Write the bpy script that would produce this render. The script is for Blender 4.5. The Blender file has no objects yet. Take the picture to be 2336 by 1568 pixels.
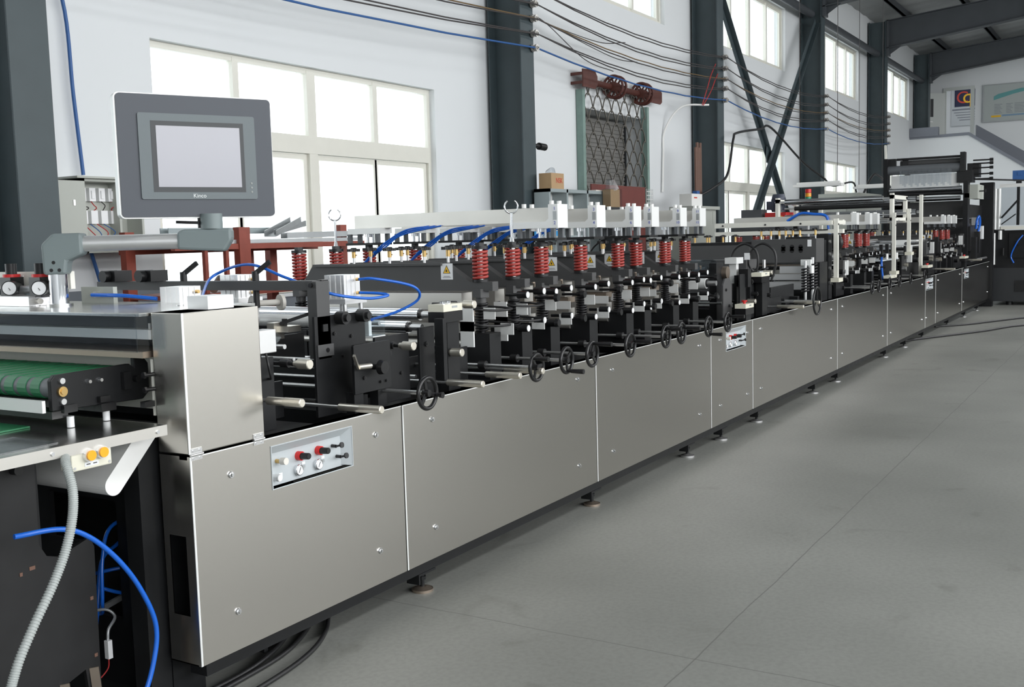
import bpy, math, random
from mathutils import Vector, Matrix
random.seed(7)
PI = math.pi
S = bpy.context.scene
COL = S.collection

# ------------------------------------------------------------ camera, sky, light, exposure
cam_d = bpy.data.cameras.new('camera'); cam = bpy.data.objects.new('camera', cam_d); COL.objects.link(cam)
yaw, pit, rol, FPX = 0.54402539, 0.09844767, -0.0274486, 2416.72
cyw, syw, cp, sp = math.cos(yaw), math.sin(yaw), math.cos(pit), math.sin(pit)
fw = Vector((cyw*cp, syw*cp, -sp)); rt = Vector((syw, -cyw, 0)); up = rt.cross(fw)
r2 = rt*math.cos(rol) + up*math.sin(rol); u2 = up*math.cos(rol) - rt*math.sin(rol)
M = Matrix(((r2.x, u2.x, -fw.x, 0), (r2.y, u2.y, -fw.y, -2.75), (r2.z, u2.z, -fw.z, 1.6), (0, 0, 0, 1)))
cam.matrix_world = M
cam_d.sensor_width = 36; cam_d.lens = 36*FPX/2336; cam_d.clip_start = 0.05; cam_d.clip_end = 300
S.camera = cam
S.view_settings.view_transform = 'Standard'; S.view_settings.look = 'None'
S.view_settings.gamma = 1; S.view_settings.use_curve_mapping = False
S.view_settings.exposure = -0.05
w = bpy.data.worlds.new('sky'); S.world = w; w.use_nodes = True
w.node_tree.nodes['Background'].inputs[0].default_value = (0.94, 0.975, 1.0, 1)
w.node_tree.nodes['Background'].inputs[1].default_value = 2.6

def area(name, loc, size, sizey, energy, rot, color=(1, 1, 1)):
    l = bpy.data.lights.new(name, 'AREA'); l.shape = 'RECTANGLE'; l.size = size; l.size_y = sizey
    l.energy = energy; l.color = color
    o = bpy.data.objects.new(name, l); COL.objects.link(o); o.location = loc; o.rotation_euler = rot
    return o
# daylight entering through the high windows of the hall's other long wall, plus added overhead fill lamps below the closed roof
area('daylight_right_windows', (6, -13.6, 4.4), 30, 3.6, 1900, (math.radians(80), 0, 0), (0.99, 0.995, 1))
area('overhead_fill_light', (30, -6.5, 8.1), 12, 1.6, 900, (0, 0, 0), (0.99, 0.995, 1))
area('overhead_fill_light', (2, -6.5, 8.1), 10, 2.0, 420, (0, 0, 0), (0.99, 0.995, 1))
area('overhead_fill_light', (17, -6.5, 8.1), 12, 1.6, 300, (0, 0, 0), (0.99, 0.995, 1))

# ------------------------------------------------------------ materials
MATS = {}
def mat(name, col, rough=0.5, metal=0.0, noise=0.0, nscale=8, bump=0.0, bscale=60, stretch=None, spec=0.5, coat=0.0, rvar=0.0):
    m = bpy.data.materials.new(name); m.use_nodes = True
    nt = m.node_tree; b = nt.nodes['Principled BSDF']
    b.inputs['Base Color'].default_value = (*col, 1); b.inputs['Roughness'].default_value = rough
    b.inputs['Metallic'].default_value = metal; b.inputs['Specular IOR Level'].default_value = spec
    if coat: b.inputs['Coat Weight'].default_value = coat; b.inputs['Coat Roughness'].default_value = 0.1
    if noise or bump or rvar:
        tc = nt.nodes.new('ShaderNodeTexCoord'); mp = nt.nodes.new('ShaderNodeMapping')
        nt.links.new(tc.outputs['Object'], mp.inputs[0])
        if stretch: mp.inputs['Scale'].default_value = stretch
        n = nt.nodes.new('ShaderNodeTexNoise'); n.inputs['Scale'].default_value = nscale; n.inputs['Detail'].default_value = 5
        nt.links.new(mp.outputs[0], n.inputs['Vector'])
        if noise:
            r = nt.nodes.new('ShaderNodeMix'); r.data_type = 'RGBA'
            r.inputs[6].default_value = (*[c*(1-noise) for c in col], 1); r.inputs[7].default_value = (*[min(1, c*(1+noise)) for c in col], 1)
            nt.links.new(n.outputs['Fac'], r.inputs[0]); nt.links.new(r.outputs[2], b.inputs['Base Color'])
        if rvar:
            mr = nt.nodes.new('ShaderNodeMapRange'); mr.inputs[3].default_value = rough-rvar; mr.inputs[4].default_value = rough+rvar
            nt.links.new(n.outputs['Fac'], mr.inputs[0]); nt.links.new(mr.outputs[0], b.inputs['Roughness'])
        if bump:
            n2 = nt.nodes.new('ShaderNodeTexNoise'); n2.inputs['Scale'].default_value = bscale; n2.inputs['Detail'].default_value = 3
            nt.links.new(mp.outputs[0], n2.inputs['Vector'])
            bp = nt.nodes.new('ShaderNodeBump'); bp.inputs['Strength'].default_value = bump; bp.inputs['Distance'].default_value = 0.01
            nt.links.new(n2.outputs['Fac'], bp.inputs['Height']); nt.links.new(bp.outputs[0], b.inputs['Normal'])
    MATS[name] = m
    return m
mat('stainless', (0.56, 0.54, 0.50), 0.23, 1.0)
mat('stainless_table', (0.62, 0.62, 0.60), 0.2, 1.0, noise=0.05, nscale=3, rvar=0.06)
mat('beam_steel', (0.66, 0.64, 0.60), 0.38, 0.9, noise=0.10, nscale=4)
mat('bronze_steel', (0.46, 0.38, 0.31), 0.35, 0.9, noise=0.12, nscale=5)
mat('chrome', (0.85, 0.86, 0.88), 0.09, 1.0)
mat('rod_steel', (0.76, 0.76, 0.76), 0.28, 0.9)
mat('aluminium', (0.80, 0.80, 0.80), 0.34, 0.75, noise=0.04)
mat('white_alu', (0.83, 0.84, 0.83), 0.4, 0.25)
mat('white_paint', (0.85, 0.85, 0.83), 0.45)
mat('nickel', (0.76, 0.72, 0.63), 0.36, 0.85, bump=0.12, bscale=300)
mat('nickel_smooth', (0.80, 0.76, 0.68), 0.28, 0.9)
mat('brass', (0.62, 0.42, 0.17), 0.3, 0.9)
mat('black_steel', (0.0115, 0.012, 0.013), 0.42, 0.0, noise=0.25, nscale=12, rvar=0.08, spec=0.3)
mat('black_oxide', (0.022, 0.022, 0.023), 0.38, 0.3, noise=0.3, nscale=10)
mat('grey_steel', (0.062, 0.062, 0.063), 0.5, 0.0, noise=0.12, nscale=6)
mat('black_plastic', (0.012, 0.012, 0.013), 0.25)
mat('black_rubber', (0.015, 0.015, 0.016), 0.45)
mat('spring_red', (0.36, 0.042, 0.034), 0.38, 0.0, noise=0.12)
mat('spring_black', (0.02, 0.02, 0.022), 0.3, 0.4)
mat('blue_hose', (0.01, 0.13, 0.62), 0.25, 0.0, coat=0.3)
mat('grey_conduit', (0.42, 0.45, 0.44), 0.5)
mat('belt_green', (0.02, 0.17, 0.07), 0.42, 0.0, noise=0.12)
mat('cream_plate', (0.80, 0.79, 0.72), 0.45, 0.0, noise=0.04)
mat('cream_plastic', (0.76, 0.74, 0.62), 0.38)
mat('grey_plate', (0.50, 0.54, 0.56), 0.5)
mat('hmi_bezel', (0.058, 0.066, 0.082), 0.5)
mat('hmi_grey', (0.115, 0.14, 0.15), 0.45)
mat('hmi_frame', (0.03, 0.034, 0.038), 0.45)
mat('hmi_screen', (0.36, 0.36, 0.40), 0.25, noise=0.03, nscale=4)  # reflection on the switched-off screen put into its pale base colour
mat('arm_grey', (0.19, 0.23, 0.235), 0.45)
mat('led_off', (0.25, 0.27, 0.26), 0.4)
mat('text_white', (0.75, 0.78, 0.78), 0.5)
mat('text_black', (0.02, 0.02, 0.02), 0.5)
mat('text_blue', (0.04, 0.08, 0.45), 0.5)
mat('text_red', (0.6, 0.06, 0.04), 0.6)
mat('label_white', (0.82, 0.83, 0.84), 0.45)
mat('yellow', (0.85, 0.50, 0.02), 0.45)
mat('button_orange', (0.95, 0.42, 0.01), 0.35, coat=0.3)
mat('red', (0.65, 0.02, 0.02), 0.35)
mat('green_lens', (0.02, 0.35, 0.18), 0.3)
mat('amber_lens', (0.85, 0.35, 0.02), 0.3)
mat('red_oxide', (0.26, 0.055, 0.035), 0.55, noise=0.25, nscale=14)
mat('old_red', (0.10, 0.03, 0.022), 0.55, noise=0.3, nscale=14)
mat('maroon_board', (0.15, 0.035, 0.028), 0.6, noise=0.15)
mat('column_paint', (0.050, 0.070, 0.078), 0.5, noise=0.22, nscale=3)
mat('girder_paint', (0.055, 0.062, 0.070), 0.55, noise=0.15, nscale=3)
mat('wall_white', (0.74, 0.765, 0.78), 0.75, noise=0.025, nscale=0.7)
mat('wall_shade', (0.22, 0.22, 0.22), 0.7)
mat('window_pvc', (0.74, 0.73, 0.66), 0.45, noise=0.05, nscale=6)
mat('roof_sheet', (0.33, 0.34, 0.34), 0.6, noise=0.08)
mat('shutter_grey', (0.20, 0.195, 0.185), 0.5, noise=0.08)
mat('wire_dark', (0.05, 0.045, 0.045), 0.5)
mat('wire_brown', (0.17, 0.11, 0.05), 0.5)
mat('wire_blue', (0.03, 0.11, 0.32), 0.5)
mat('wire_red', (0.45, 0.03, 0.03), 0.5)
mat('lattice_steel', (0.17, 0.16, 0.14), 0.45, 0.5)
mat('old_green', (0.20, 0.29, 0.26), 0.55, noise=0.2)
mat('ceramic', (0.45, 0.43, 0.40), 0.2)
mat('cabinet_grey', (0.44, 0.46, 0.42), 0.5, noise=0.03)
mat('cardboard', (0.46, 0.31, 0.17), 0.8, noise=0.1)
mat('galvanised', (0.46, 0.48, 0.49), 0.4, 0.6, noise=0.12)
mat('shelf_grey', (0.30, 0.35, 0.36), 0.5)
mat('rod_brown', (0.16, 0.085, 0.06), 0.6, noise=0.2)
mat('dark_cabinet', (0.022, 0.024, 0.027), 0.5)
mat('motor_blue', (0.05, 0.06, 0.09), 0.4)
mat('blue_bin', (0.02, 0.28, 0.62), 0.4)
mat('poster_grey', (0.42, 0.46, 0.45), 0.5)
mat('poster_teal', (0.12, 0.34, 0.34), 0.5)
mat('poster_navy', (0.015, 0.018, 0.06), 0.5)
mat('poster_paper', (0.55, 0.58, 0.60), 0.6)
mat('poster_blue', (0.20, 0.32, 0.45), 0.6)
mat('door_grey', (0.58, 0.61, 0.59), 0.5)
mat('kerb_grey', (0.20, 0.215, 0.25), 0.6)
mat('spool_white', (0.75, 0.72, 0.66), 0.4)
mat('motor_grey', (0.12, 0.13, 0.14), 0.45)

_st = MATS['stainless']; _nt = _st.node_tree; _b = _nt.nodes['Principled BSDF']
_b.inputs['Anisotropic'].default_value = 0.75
_tn = _nt.nodes.new('ShaderNodeCombineXYZ'); _tn.inputs[2].default_value = 1.0
_nt.links.new(_tn.outputs[0], _b.inputs['Tangent'])
def glass(name, col, alpha_mix, rough=0.03):
    m = bpy.data.materials.new(name); m.use_nodes = True; nt = m.node_tree; nt.nodes.clear()
    o = nt.nodes.new('ShaderNodeOutputMaterial'); t = nt.nodes.new('ShaderNodeBsdfTransparent'); g = nt.nodes.new('ShaderNodeBsdfGlossy')
    t.inputs[0].default_value = (*col, 1); g.inputs['Roughness'].default_value = rough
    fr = nt.nodes.new('ShaderNodeLayerWeight'); fr.inputs[0].default_value = 0.12
    ma = nt.nodes.new('ShaderNodeMath'); ma.operation = 'MULTIPLY_ADD'; ma.inputs[1].default_value = 0.45; ma.inputs[2].default_value = alpha_mix
    mx = nt.nodes.new('ShaderNodeMixShader')
    nt.links.new(fr.outputs[0], ma.inputs[0]); nt.links.new(ma.outputs[0], mx.inputs[0]); nt.links.new(t.outputs[0], mx.inputs[1]); nt.links.new(g.outputs[0], mx.inputs[2])
    nt.links.new(mx.outputs[0], o.inputs[0]); MATS[name] = m
glass('window_glass', (0.97, 0.99, 0.99), 0.0)
glass('acrylic', (0.86, 0.88, 0.90), 0.03)
glass('acrylic_clear', (0.86, 0.90, 0.92), 0.05)
glass('plastic_film', (0.86, 0.88, 0.90), 0.08, 0.2)

def floor_mat():
    m = bpy.data.materials.new('floor_concrete'); m.use_nodes = True; nt = m.node_tree; b = nt.nodes['Principled BSDF']
    L = nt.links.new
    g = nt.nodes.new('ShaderNodeNewGeometry'); sep = nt.nodes.new('ShaderNodeSeparateXYZ'); L(g.outputs['Position'], sep.inputs[0])
    n1 = nt.nodes.new('ShaderNodeTexNoise'); n1.inputs['Scale'].default_value = 0.55; n1.inputs['Detail'].default_value = 8; L(g.outputs['Position'], n1.inputs['Vector'])
    n2 = nt.nodes.new('ShaderNodeTexNoise'); n2.inputs['Scale'].default_value = 45; n2.inputs['Detail'].default_value = 4; L(g.outputs['Position'], n2.inputs['Vector'])
    r1 = nt.nodes.new('ShaderNodeValToRGB'); r1.color_ramp.elements[0].position = 0.3; r1.color_ramp.elements[0].color = (0.200, 0.205, 0.190, 1)
    r1.color_ramp.elements[1].position = 0.72; r1.color_ramp.elements[1].color = (0.295, 0.30, 0.28, 1); L(n1.outputs['Fac'], r1.inputs[0])
    mx = nt.nodes.new('ShaderNodeMix'); mx.data_type = 'RGBA'; mx.blend_type = 'MULTIPLY'; mx.inputs[0].default_value = 0.35
    r2_ = nt.nodes.new('ShaderNodeValToRGB'); r2_.color_ramp.elements[0].position = 0.35; r2_.color_ramp.elements[0].color = (0.7, 0.7, 0.7, 1); r2_.color_ramp.elements[1].position = 0.6
    L(n2.outputs['Fac'], r2_.inputs[0]); L(r1.outputs[0], mx.inputs[6]); L(r2_.outputs[0], mx.inputs[7])
    # stains
    n3 = nt.nodes.new('ShaderNodeTexNoise'); n3.inputs['Scale'].default_value = 1.7; n3.inputs['Detail'].default_value = 6; n3.inputs['Distortion'].default_value = 1.5; L(g.outputs['Position'], n3.inputs['Vector'])
    r3 = nt.nodes.new('ShaderNodeValToRGB'); r3.color_ramp.elements[0].position = 0.62; r3.color_ramp.elements[0].color = (1, 1, 1, 1); r3.color_ramp.elements[1].position = 0.8; r3.color_ramp.elements[1].color = (0.72, 0.72, 0.7, 1)
    L(n3.outputs['Fac'], r3.inputs[0])
    m3 = nt.nodes.new('ShaderNodeMix'); m3.data_type = 'RGBA'; m3.blend_type = 'MULTIPLY'; m3.inputs[0].default_value = 1; L(mx.outputs[2], m3.inputs[6]); L(r3.outputs[0], m3.inputs[7])
    # slab joints, wobbling a little
    nw = nt.nodes.new('ShaderNodeTexNoise'); nw.inputs['Scale'].default_value = 2.5; nw.inputs['Detail'].default_value = 6; L(g.outputs['Position'], nw.inputs['Vector'])
    def joint(sock, off, period):
        a = nt.nodes.new('ShaderNodeMath'); a.operation = 'MULTIPLY_ADD'; a.inputs[1].default_value = 0.03; L(nw.outputs['Fac'], a.inputs[0]); L(sock, a.inputs[2])
        s = nt.nodes.new('ShaderNodeMath'); s.operation = 'SUBTRACT'; s.inputs[1].default_value = off+0.015; L(a.outputs[0], s.inputs[0])
        p = nt.nodes.new('ShaderNodeMath'); p.operation = 'PINGPONG'; p.inputs[1].default_value = period/2; L(s.outputs[0], p.inputs[0])
        c = nt.nodes.new('ShaderNodeMath'); c.operation = 'LESS_THAN'; c.inputs[1].default_value = 0.0028; L(p.outputs[0], c.inputs[0])
        return c.outputs[0]
    j1 = joint(sep.outputs[0], 3.65, 5.75); j2 = joint(sep.outputs[1], -1.31, 5.0)
    mxx = nt.nodes.new('ShaderNodeMath'); mxx.operation = 'MAXIMUM'; L(j1, mxx.inputs[0]); L(j2, mxx.inputs[1])
    f = nt.nodes.new('ShaderNodeMix'); f.data_type = 'RGBA'; f.inputs[7].default_value = (0.12, 0.12, 0.115, 1)
    sc = nt.nodes.new('ShaderNodeMath'); sc.operation = 'MULTIPLY'; sc.inputs[1].default_value = 0.75; L(mxx.outputs[0], sc.inputs[0])
    L(sc.outputs[0], f.inputs[0]); L(m3.outputs[2], f.inputs[6]); L(f.outputs[2], b.inputs['Base Color'])
    b.inputs['Roughness'].default_value = 0.5; b.inputs['Specular IOR Level'].default_value = 0.35
    bp = nt.nodes.new('ShaderNodeBump'); bp.inputs['Strength'].default_value = 0.08; L(n2.outputs['Fac'], bp.inputs['Height']); L(bp.outputs[0], b.inputs['Normal'])
    MATS['floor_concrete'] = m
floor_mat()
def wall_band_mat():   # white wall with a painted grey dado
    m = MATS['wall_white'].copy(); m.name = 'wall_white_dado'; nt = m.node_tree; L = nt.links.new; b = nt.nodes['Principled BSDF']
    src = b.inputs['Base Color'].links[0].from_socket
    g = nt.nodes.new('ShaderNodeNewGeometry'); sep = nt.nodes.new('ShaderNodeSeparateXYZ'); L(g.outputs['Position'], sep.inputs[0])
    c = nt.nodes.new('ShaderNodeMath'); c.operation = 'LESS_THAN'; c.inputs[1].default_value = 1.295; L(sep.outputs[2], c.inputs[0])
    f = nt.nodes.new('ShaderNodeMix'); f.data_type = 'RGBA'; f.inputs[7].default_value = (0.17, 0.19, 0.215, 1)
    L(c.outputs[0], f.inputs[0]); L(src, f.inputs[6]); L(f.outputs[2], b.inputs['Base Color']); MATS['wall_dado'] = m
wall_band_mat()

# ------------------------------------------------------------ mesh helpers
ROOT = Vector((0, 0, 0))
def V(*a): return Vector(a)
class MB:
    def __init__(s): s.v = []; s.f = []; s.s = []
    def add(s, vs, fs, smooth=False):
        k = len(s.v); s.v += [tuple(v) for v in vs]; s.f += [tuple(i+k for i in f) for f in fs]; s.s += [smooth]*len(fs)
        return s
    def box(s, x0, x1, y0, y1, z0, z1):
        vs = [(x, y, z) for x in (x0, x1) for y in (y0, y1) for z in (z0, z1)]
        return s.add(vs, [(0, 1, 3, 2), (4, 6, 7, 5), (0, 4, 5, 1), (2, 3, 7, 6), (0, 2, 6, 4), (1, 5, 7, 3)])
    def bar(s, p, q, w, h, upv=(0, 0, 1)):   # rectangular bar from p to q
        p = V(*p); q = V(*q); d = (q-p).normalized(); u = V(*upv); sd = d.cross(u)
        if sd.length < 1e-4: sd = d.cross(V(1, 0, 0))
        sd.normalize(); u = sd.cross(d)
        vs = [c + sd*(a*w/2) + u*(b*h/2) for c in (p, q) for a, b in ((-1, -1), (1, -1), (1, 1), (-1, 1))]
        return s.add(vs, [(0, 1, 2, 3)[::-1], (4, 5, 6, 7), (0, 1, 5, 4), (1, 2, 6, 5), (2, 3, 7, 6), (3, 0, 4, 7)])
    def cyl(s, p, q, r, r2=None, n=16, caps=True):
        p = V(*p); q = V(*q); r2 = r if r2 is None else r2; d = (q-p).normalized()
        a = d.cross(V(0, 0, 1)) if abs(d.z) < 0.9 else d.cross(V(1, 0, 0)); a.normalize(); b = d.cross(a)
        A = [p + (a*math.cos(2*PI*i/n)+b*math.sin(2*PI*i/n))*r for i in range(n)]
        B = [q + (a*math.cos(2*PI*i/n)+b*math.sin(2*PI*i/n))*r2 for i in range(n)]
        s.add(A+B, [(i, (i+1) % n, n+(i+1) % n, n+i) for i in range(n)], n > 8)
        if caps:
            s.add(A, [tuple(range(n))[::-1]]); s.add(B, [tuple(range(n))])
        return s
    def tube(s, pts, r, n=8, caps=True):
        pts = [V(*p) for p in pts]; rings = []; prev = None
        for i, p in enumerate(pts):
            d = (pts[min(i+1, len(pts)-1)] - pts[max(i-1, 0)]).normalized()
            if prev is None: a = d.cross(V(0, 0, 1)) if abs(d.z) < 0.95 else d.cross(V(1, 0, 0))
            else: a = prev - d*prev.dot(d)
            a.normalize(); prev = a; b = d.cross(a)
            rings.append([p + (a*math.cos(2*PI*k/n)+b*math.sin(2*PI*k/n))*r for k in range(n)])
        vs = [v for rg in rings for v in rg]; fs = []
        for i in range(len(pts)-1):
            for k in range(n): fs.append((i*n+k, i*n+(k+1) % n, (i+1)*n+(k+1) % n, (i+1)*n+k))
        s.add(vs, fs, True)
        if caps: s.add(rings[0], [tuple(range(n))[::-1]]); s.add(rings[-1], [tuple(range(n))])
        return s
    def curve(s, ctrl, r, n=8, seg=8):   # smooth tube through control points
        P = [V(*c) for c in ctrl]; P = [P[0]*2-P[1]] + P + [P[-1]*2-P[-2]]; out = []
        for i in range(1, len(P)-2):
            for k in range(seg):
                t = k/seg; a, b, c, d = P[i-1], P[i], P[i+1], P[i+2]
                out.append(0.5*((2*b) + (c-a)*t + (2*a-5*b+4*c-d)*t*t + (3*b-a-3*c+d)*t**3))
        out.append(P[-2]); return s.tube(out, r, n)
    def prism(s, pts, axis, a, b):   # polygon extruded along axis; pts in the other two axes in xyz order
        def mk(p, t): q = list(p); q.insert('xyz'.index(axis), t); return tuple(q)
        n = len(pts); A = [mk(p, a) for p in pts]; B = [mk(p, b) for p in pts]
        return s.add(A+B, [tuple(range(n)), tuple(range(n, 2*n))[::-1]] + [(i, n+i, n+(i+1) % n, (i+1) % n) for i in range(n)])
    def torus(s, c, axis, R, r, N=28, n=8, a0=0, a1=2*PI):
        c = V(*c); ax = V(*axis).normalized(); a = ax.cross(V(0, 0, 1)) if abs(ax.z) < 0.9 else ax.cross(V(1, 0, 0)); a.normalize(); b = ax.cross(a)
        full = abs(a1-a0-2*PI) < 1e-6; K = N if full else N+1; vs = []
        for i in range(K):
            t = a0+(a1-a0)*i/N; d = a*math.cos(t)+b*math.sin(t)
            vs += [c + d*(R+r*math.cos(2*PI*k/n)) + ax*(r*math.sin(2*PI*k/n)) for k in range(n)]
        fs = [(i*n+k, ((i+1) % K)*n+k, ((i+1) % K)*n+(k+1) % n, i*n+(k+1) % n) for i in range(N) for k in range(n)]
        return s.add(vs, fs, True)
    def helix(s, c, R, r, turns, h, n=6, per=18):
        c = V(*c); N = int(turns*per)
        return s.tube([c + V(R*math.cos(2*PI*turns*i/N), R*math.sin(2*PI*turns*i/N), h*i/N) for i in range(N+1)], r, n)
    def lobed(s, c, r, z0, z1, n=8, depth=0.12):
        c = V(*c); N = n*6
        pts = [(c.x + r*(1+depth*math.cos(n*2*PI*i/N))*math.cos(2*PI*i/N), c.y + r*(1+depth*math.cos(n*2*PI*i/N))*math.sin(2*PI*i/N)) for i in range(N)]
        return s.prism(pts, 'z', z0, z1)
    def text(s, body, size, p, xdir, updir, extrude=0.0008, align='CENTER'):
        cu = bpy.data.curves.new('t', 'FONT'); cu.body = body; cu.size = size; cu.extrude = extrude; cu.align_x = align; cu.align_y = 'CENTER'
        o = bpy.data.objects.new('t', cu); COL.objects.link(o); bpy.context.view_layer.update()
        me = bpy.data.meshes.new_from_object(o)
        x = V(*xdir).normalized(); u = V(*updir).normalized(); z = x.cross(u); p = V(*p)
        s.add([p + x*v.co.x + u*v.co.y + z*v.co.z for v in me.vertices], [tuple(f.vertices) for f in me.polygons])
        bpy.data.objects.remove(o); bpy.data.meshes.remove(me); return s
    def obj(s, name, m, parent=None, bevel=0, label=None):
        me = bpy.data.meshes.new(name)
        if parent is None:
            xs = [v[0] for v in s.v]; ys = [v[1] for v in s.v]; zs = [v[2] for v in s.v]
            off = V((min(xs)+max(xs))/2, (min(ys)+max(ys))/2, min(zs))
        else: off = ROOT
        me.from_pydata([(v[0]-off.x, v[1]-off.y, v[2]-off.z) for v in s.v], [], s.f); me.update()
        for p, sm in zip(me.polygons, s.s): p.use_smooth = sm
        me.materials.append(MATS[m]); o = bpy.data.objects.new(name, me); COL.objects.link(o)
        if parent is None: o.location = off
        else: o.parent = parent
        if bevel:
            b = o.modifiers.new('bevel', 'BEVEL'); b.width = bevel; b.segments = 2; b.limit_method = 'ANGLE'; b.harden_normals = False
        if label: o['label'] = label
        return o
def tag(o, label, cat, group=None):
    o['label'] = label; o['category'] = cat
    if group: o['group'] = group
    return o
def struct(o): o['kind'] = 'structure'; return o
def thing(name, loc, label, cat, group=None):
    global ROOT
    o = bpy.data.objects.new(name, None); COL.objects.link(o); o.location = loc; o.empty_display_size = 0.05
    ROOT = V(*loc); return tag(o, label, cat, group)
def dup(o, dx=0, dy=0, dz=0, label=None, parent=None):
    c = o.copy(); COL.objects.link(c)
    if parent is None:
        c.location = o.location + V(dx, dy, dz)
        if label: c['label'] = label
    else: c.parent = parent
    for ch in list(o.children): dup(ch, parent=c)
    return c

# ------------------------------------------------------------ the hall
struct(MB().box(-8, 44, -14, 4.5, -0.1, 0).obj('floor', 'floor_concrete'))
# left wall with window openings
def wall_grid(x0, x1, z0, z1, y0, y1, holes):
    m = MB(); xs = sorted({x0, x1, *[h[0] for h in holes], *[h[1] for h in holes]}); zs = sorted({z0, z1, *[h[2] for h in holes], *[h[3] for h in holes]})
    for a, b in zip(xs, xs[1:]):
        for c, d in zip(zs, zs[1:]):
            if not any(h[0] <= a and b <= h[1] and h[2] <= c and d <= h[3] for h in holes): m.box(a, b, y0, y1, c, d)
    return m
LOW = [(5.99, 9.95, 1.15, 3.29), (19.35-0.6, 23.25, 1.15, 3.32), (25.9, 30.0, 1.15, 3.32), (32.8, 36.9, 1.15, 3.38)]
HIGH = [(12.2, 16.6, 5.02, 6.4), (18.9, 23.3, 5.06, 6.4), (25.8, 30.0, 5.06, 6.4), (32.8, 37.0, 5.1, 6.45)]
SHUT = [(13.62, 15.75, 1.2, 3.42)]
OTHER = [(-0.9, 3.2, 1.15, 3.29), (-0.9, 3.2, 5.02, 6.4), (5.9, 10.0, 5.02, 6.4)]
struct(wall_grid(-8, 44, 0, 7.6, 4.2, 4.44, LOW+HIGH+SHUT+OTHER).obj('wall_left', 'wall_dado'))
struct(MB().box(39, 39.2, -0.2, 4.2, 0, 4.7).box(39, 39.2, -0.2, 2.46, 4.7, 9).box(39, 39.2, 3.42, 4.2, 4.7, 9).box(39, 39.2, 2.46, 3.42, 6.2, 9).obj('wall_end', 'wall_white'))
struct(MB().box(39, 39.2, -14, -0.2, 0, 9).obj('wall_end_dark', 'dark_cabinet'))  # unseen stretch, made dark for the side panels to reflect
struct(MB().box(27, 39, -14.2, -14, 0, 9).obj('wall_right', 'wall_shade'))  # unseen far stretch, greyed so the side panels reflect darker
struct(MB().box(-8, 27, -14.2, -14, 0, 2.4).box(-8, 27, -14.2, -14, 6.4, 9).obj('wall_right', 'wall_white'))
struct(MB().box(-8.2, -8, -14.2, 4.4, 0, 9).obj('wall_back', 'wall_white'))
# roof of corrugated sheet
m = MB(); N = 250
vs = []; fs = []
for i in range(N+1):
    x = -8.2 + 52.4*i/N; dz = 0.02 if (i//2) % 2 else 0
    vs += [(x, 4.6, 7.40+dz), (x, -5, 8.36+dz), (x, -14.2, 7.6+dz)]
for i in range(N): fs += [(3*i, 3*i+1, 3*i+4, 3*i+3), (3*i+1, 3*i+2, 3*i+5, 3*i+4)]
struct(m.add(vs, fs).obj('ceiling', 'roof_sheet'))
for k, y in enumerate((3.2, 1.7, 0.2, -1.3, -2.8, -4.3)):
    z = 7.40 + (4.6-y)*0.1
    struct(MB().box(-8, 39, y-0.035, y+0.035, z-0.19, z-0.02).box(-8, 39, y-0.035, y+0.06, z-0.19, z-0.175).obj('trim_%d' % (k+1), 'girder_paint'))
# steel columns, girders and wall struts
CX = [4.55+6.65*k for k in range(-1, 6)]
names = ['column behind the viewer', 'nearest column, cut by the left edge of the photo, beside the blue hose', 'column between the large window and the lattice shutter', 'column with brown rods leaning on it, left end of the cross braces',
         'column at the right end of the cross braces', 'column with the pale tube leaning across it, fourth from the near end', 'farthest column, beside the open upstairs door']
for i, x in enumerate(CX):
    if i == 0: continue
    m = MB().box(x-0.15, x+0.15, 3.70, 3.716, 0, 7.3).box(x-0.15, x+0.15, 4.14, 4.156, 0, 7.3).box(x-0.008, x+0.008, 3.716, 4.14, 0, 7.3)
    m.box(x-0.2, x+0.2, 3.62, 4.19, 0, 0.02)
    tag(m.obj('steel_column', 'column_paint'), 'dark grey steel H-section ' + names[i], 'column', 'columns along the window wall')
    def gz(y): return 6.55 + (3.7-y)*0.12
    m = MB(); ya, yb, dp0, dp1 = 3.68, -5.0, 0.84, 0.60
    m.prism([(ya, gz(ya)), (yb, gz(yb)), (yb, gz(yb)+0.02), (ya, gz(ya)+0.02)], 'x', x-0.13, x+0.13)
    m.prism([(ya, gz(ya)+dp0-0.1), (yb, gz(yb)+dp1-0.14), (yb, gz(yb)+dp1-0.12), (ya, gz(ya)+dp0-0.08)], 'x', x-0.13, x+0.13)
    m.prism([(ya, gz(ya)), (yb, gz(yb)), (yb, gz(yb)+dp1-0.12), (ya, gz(ya)+dp0-0.08)], 'x', x-0.006, x+0.006)
    m.box(x-0.13, x+0.13, 3.62, 3.69, 6.35, 7.32).prism([(3.64, 6.38), (3.3, gz(3.3)), (3.64, gz(3.64))], 'x', x-0.01, x+0.01)
    m.box(x-0.11, x+0.11, 0.15, 0.17, gz(0.16), gz(0.16)+0.62)
    if i >= 4:
        tag(m.obj('roof_girder', 'girder_paint'), 'dark roof girder ' + ['spanning from the right cross-brace column, highest in the photo', 'in the middle of the three, from the column with the leaning tube', 'lowest and farthest, ending above the upstairs door'][i-4], 'girder', 'roof girders')
    else: tag(m.obj('roof_girder', 'girder_paint'), 'dark roof girder above the frame over the ' + ['', 'nearest column', 'bracket stub column', 'brown rod column'][i], 'girder', 'roof girders')
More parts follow.
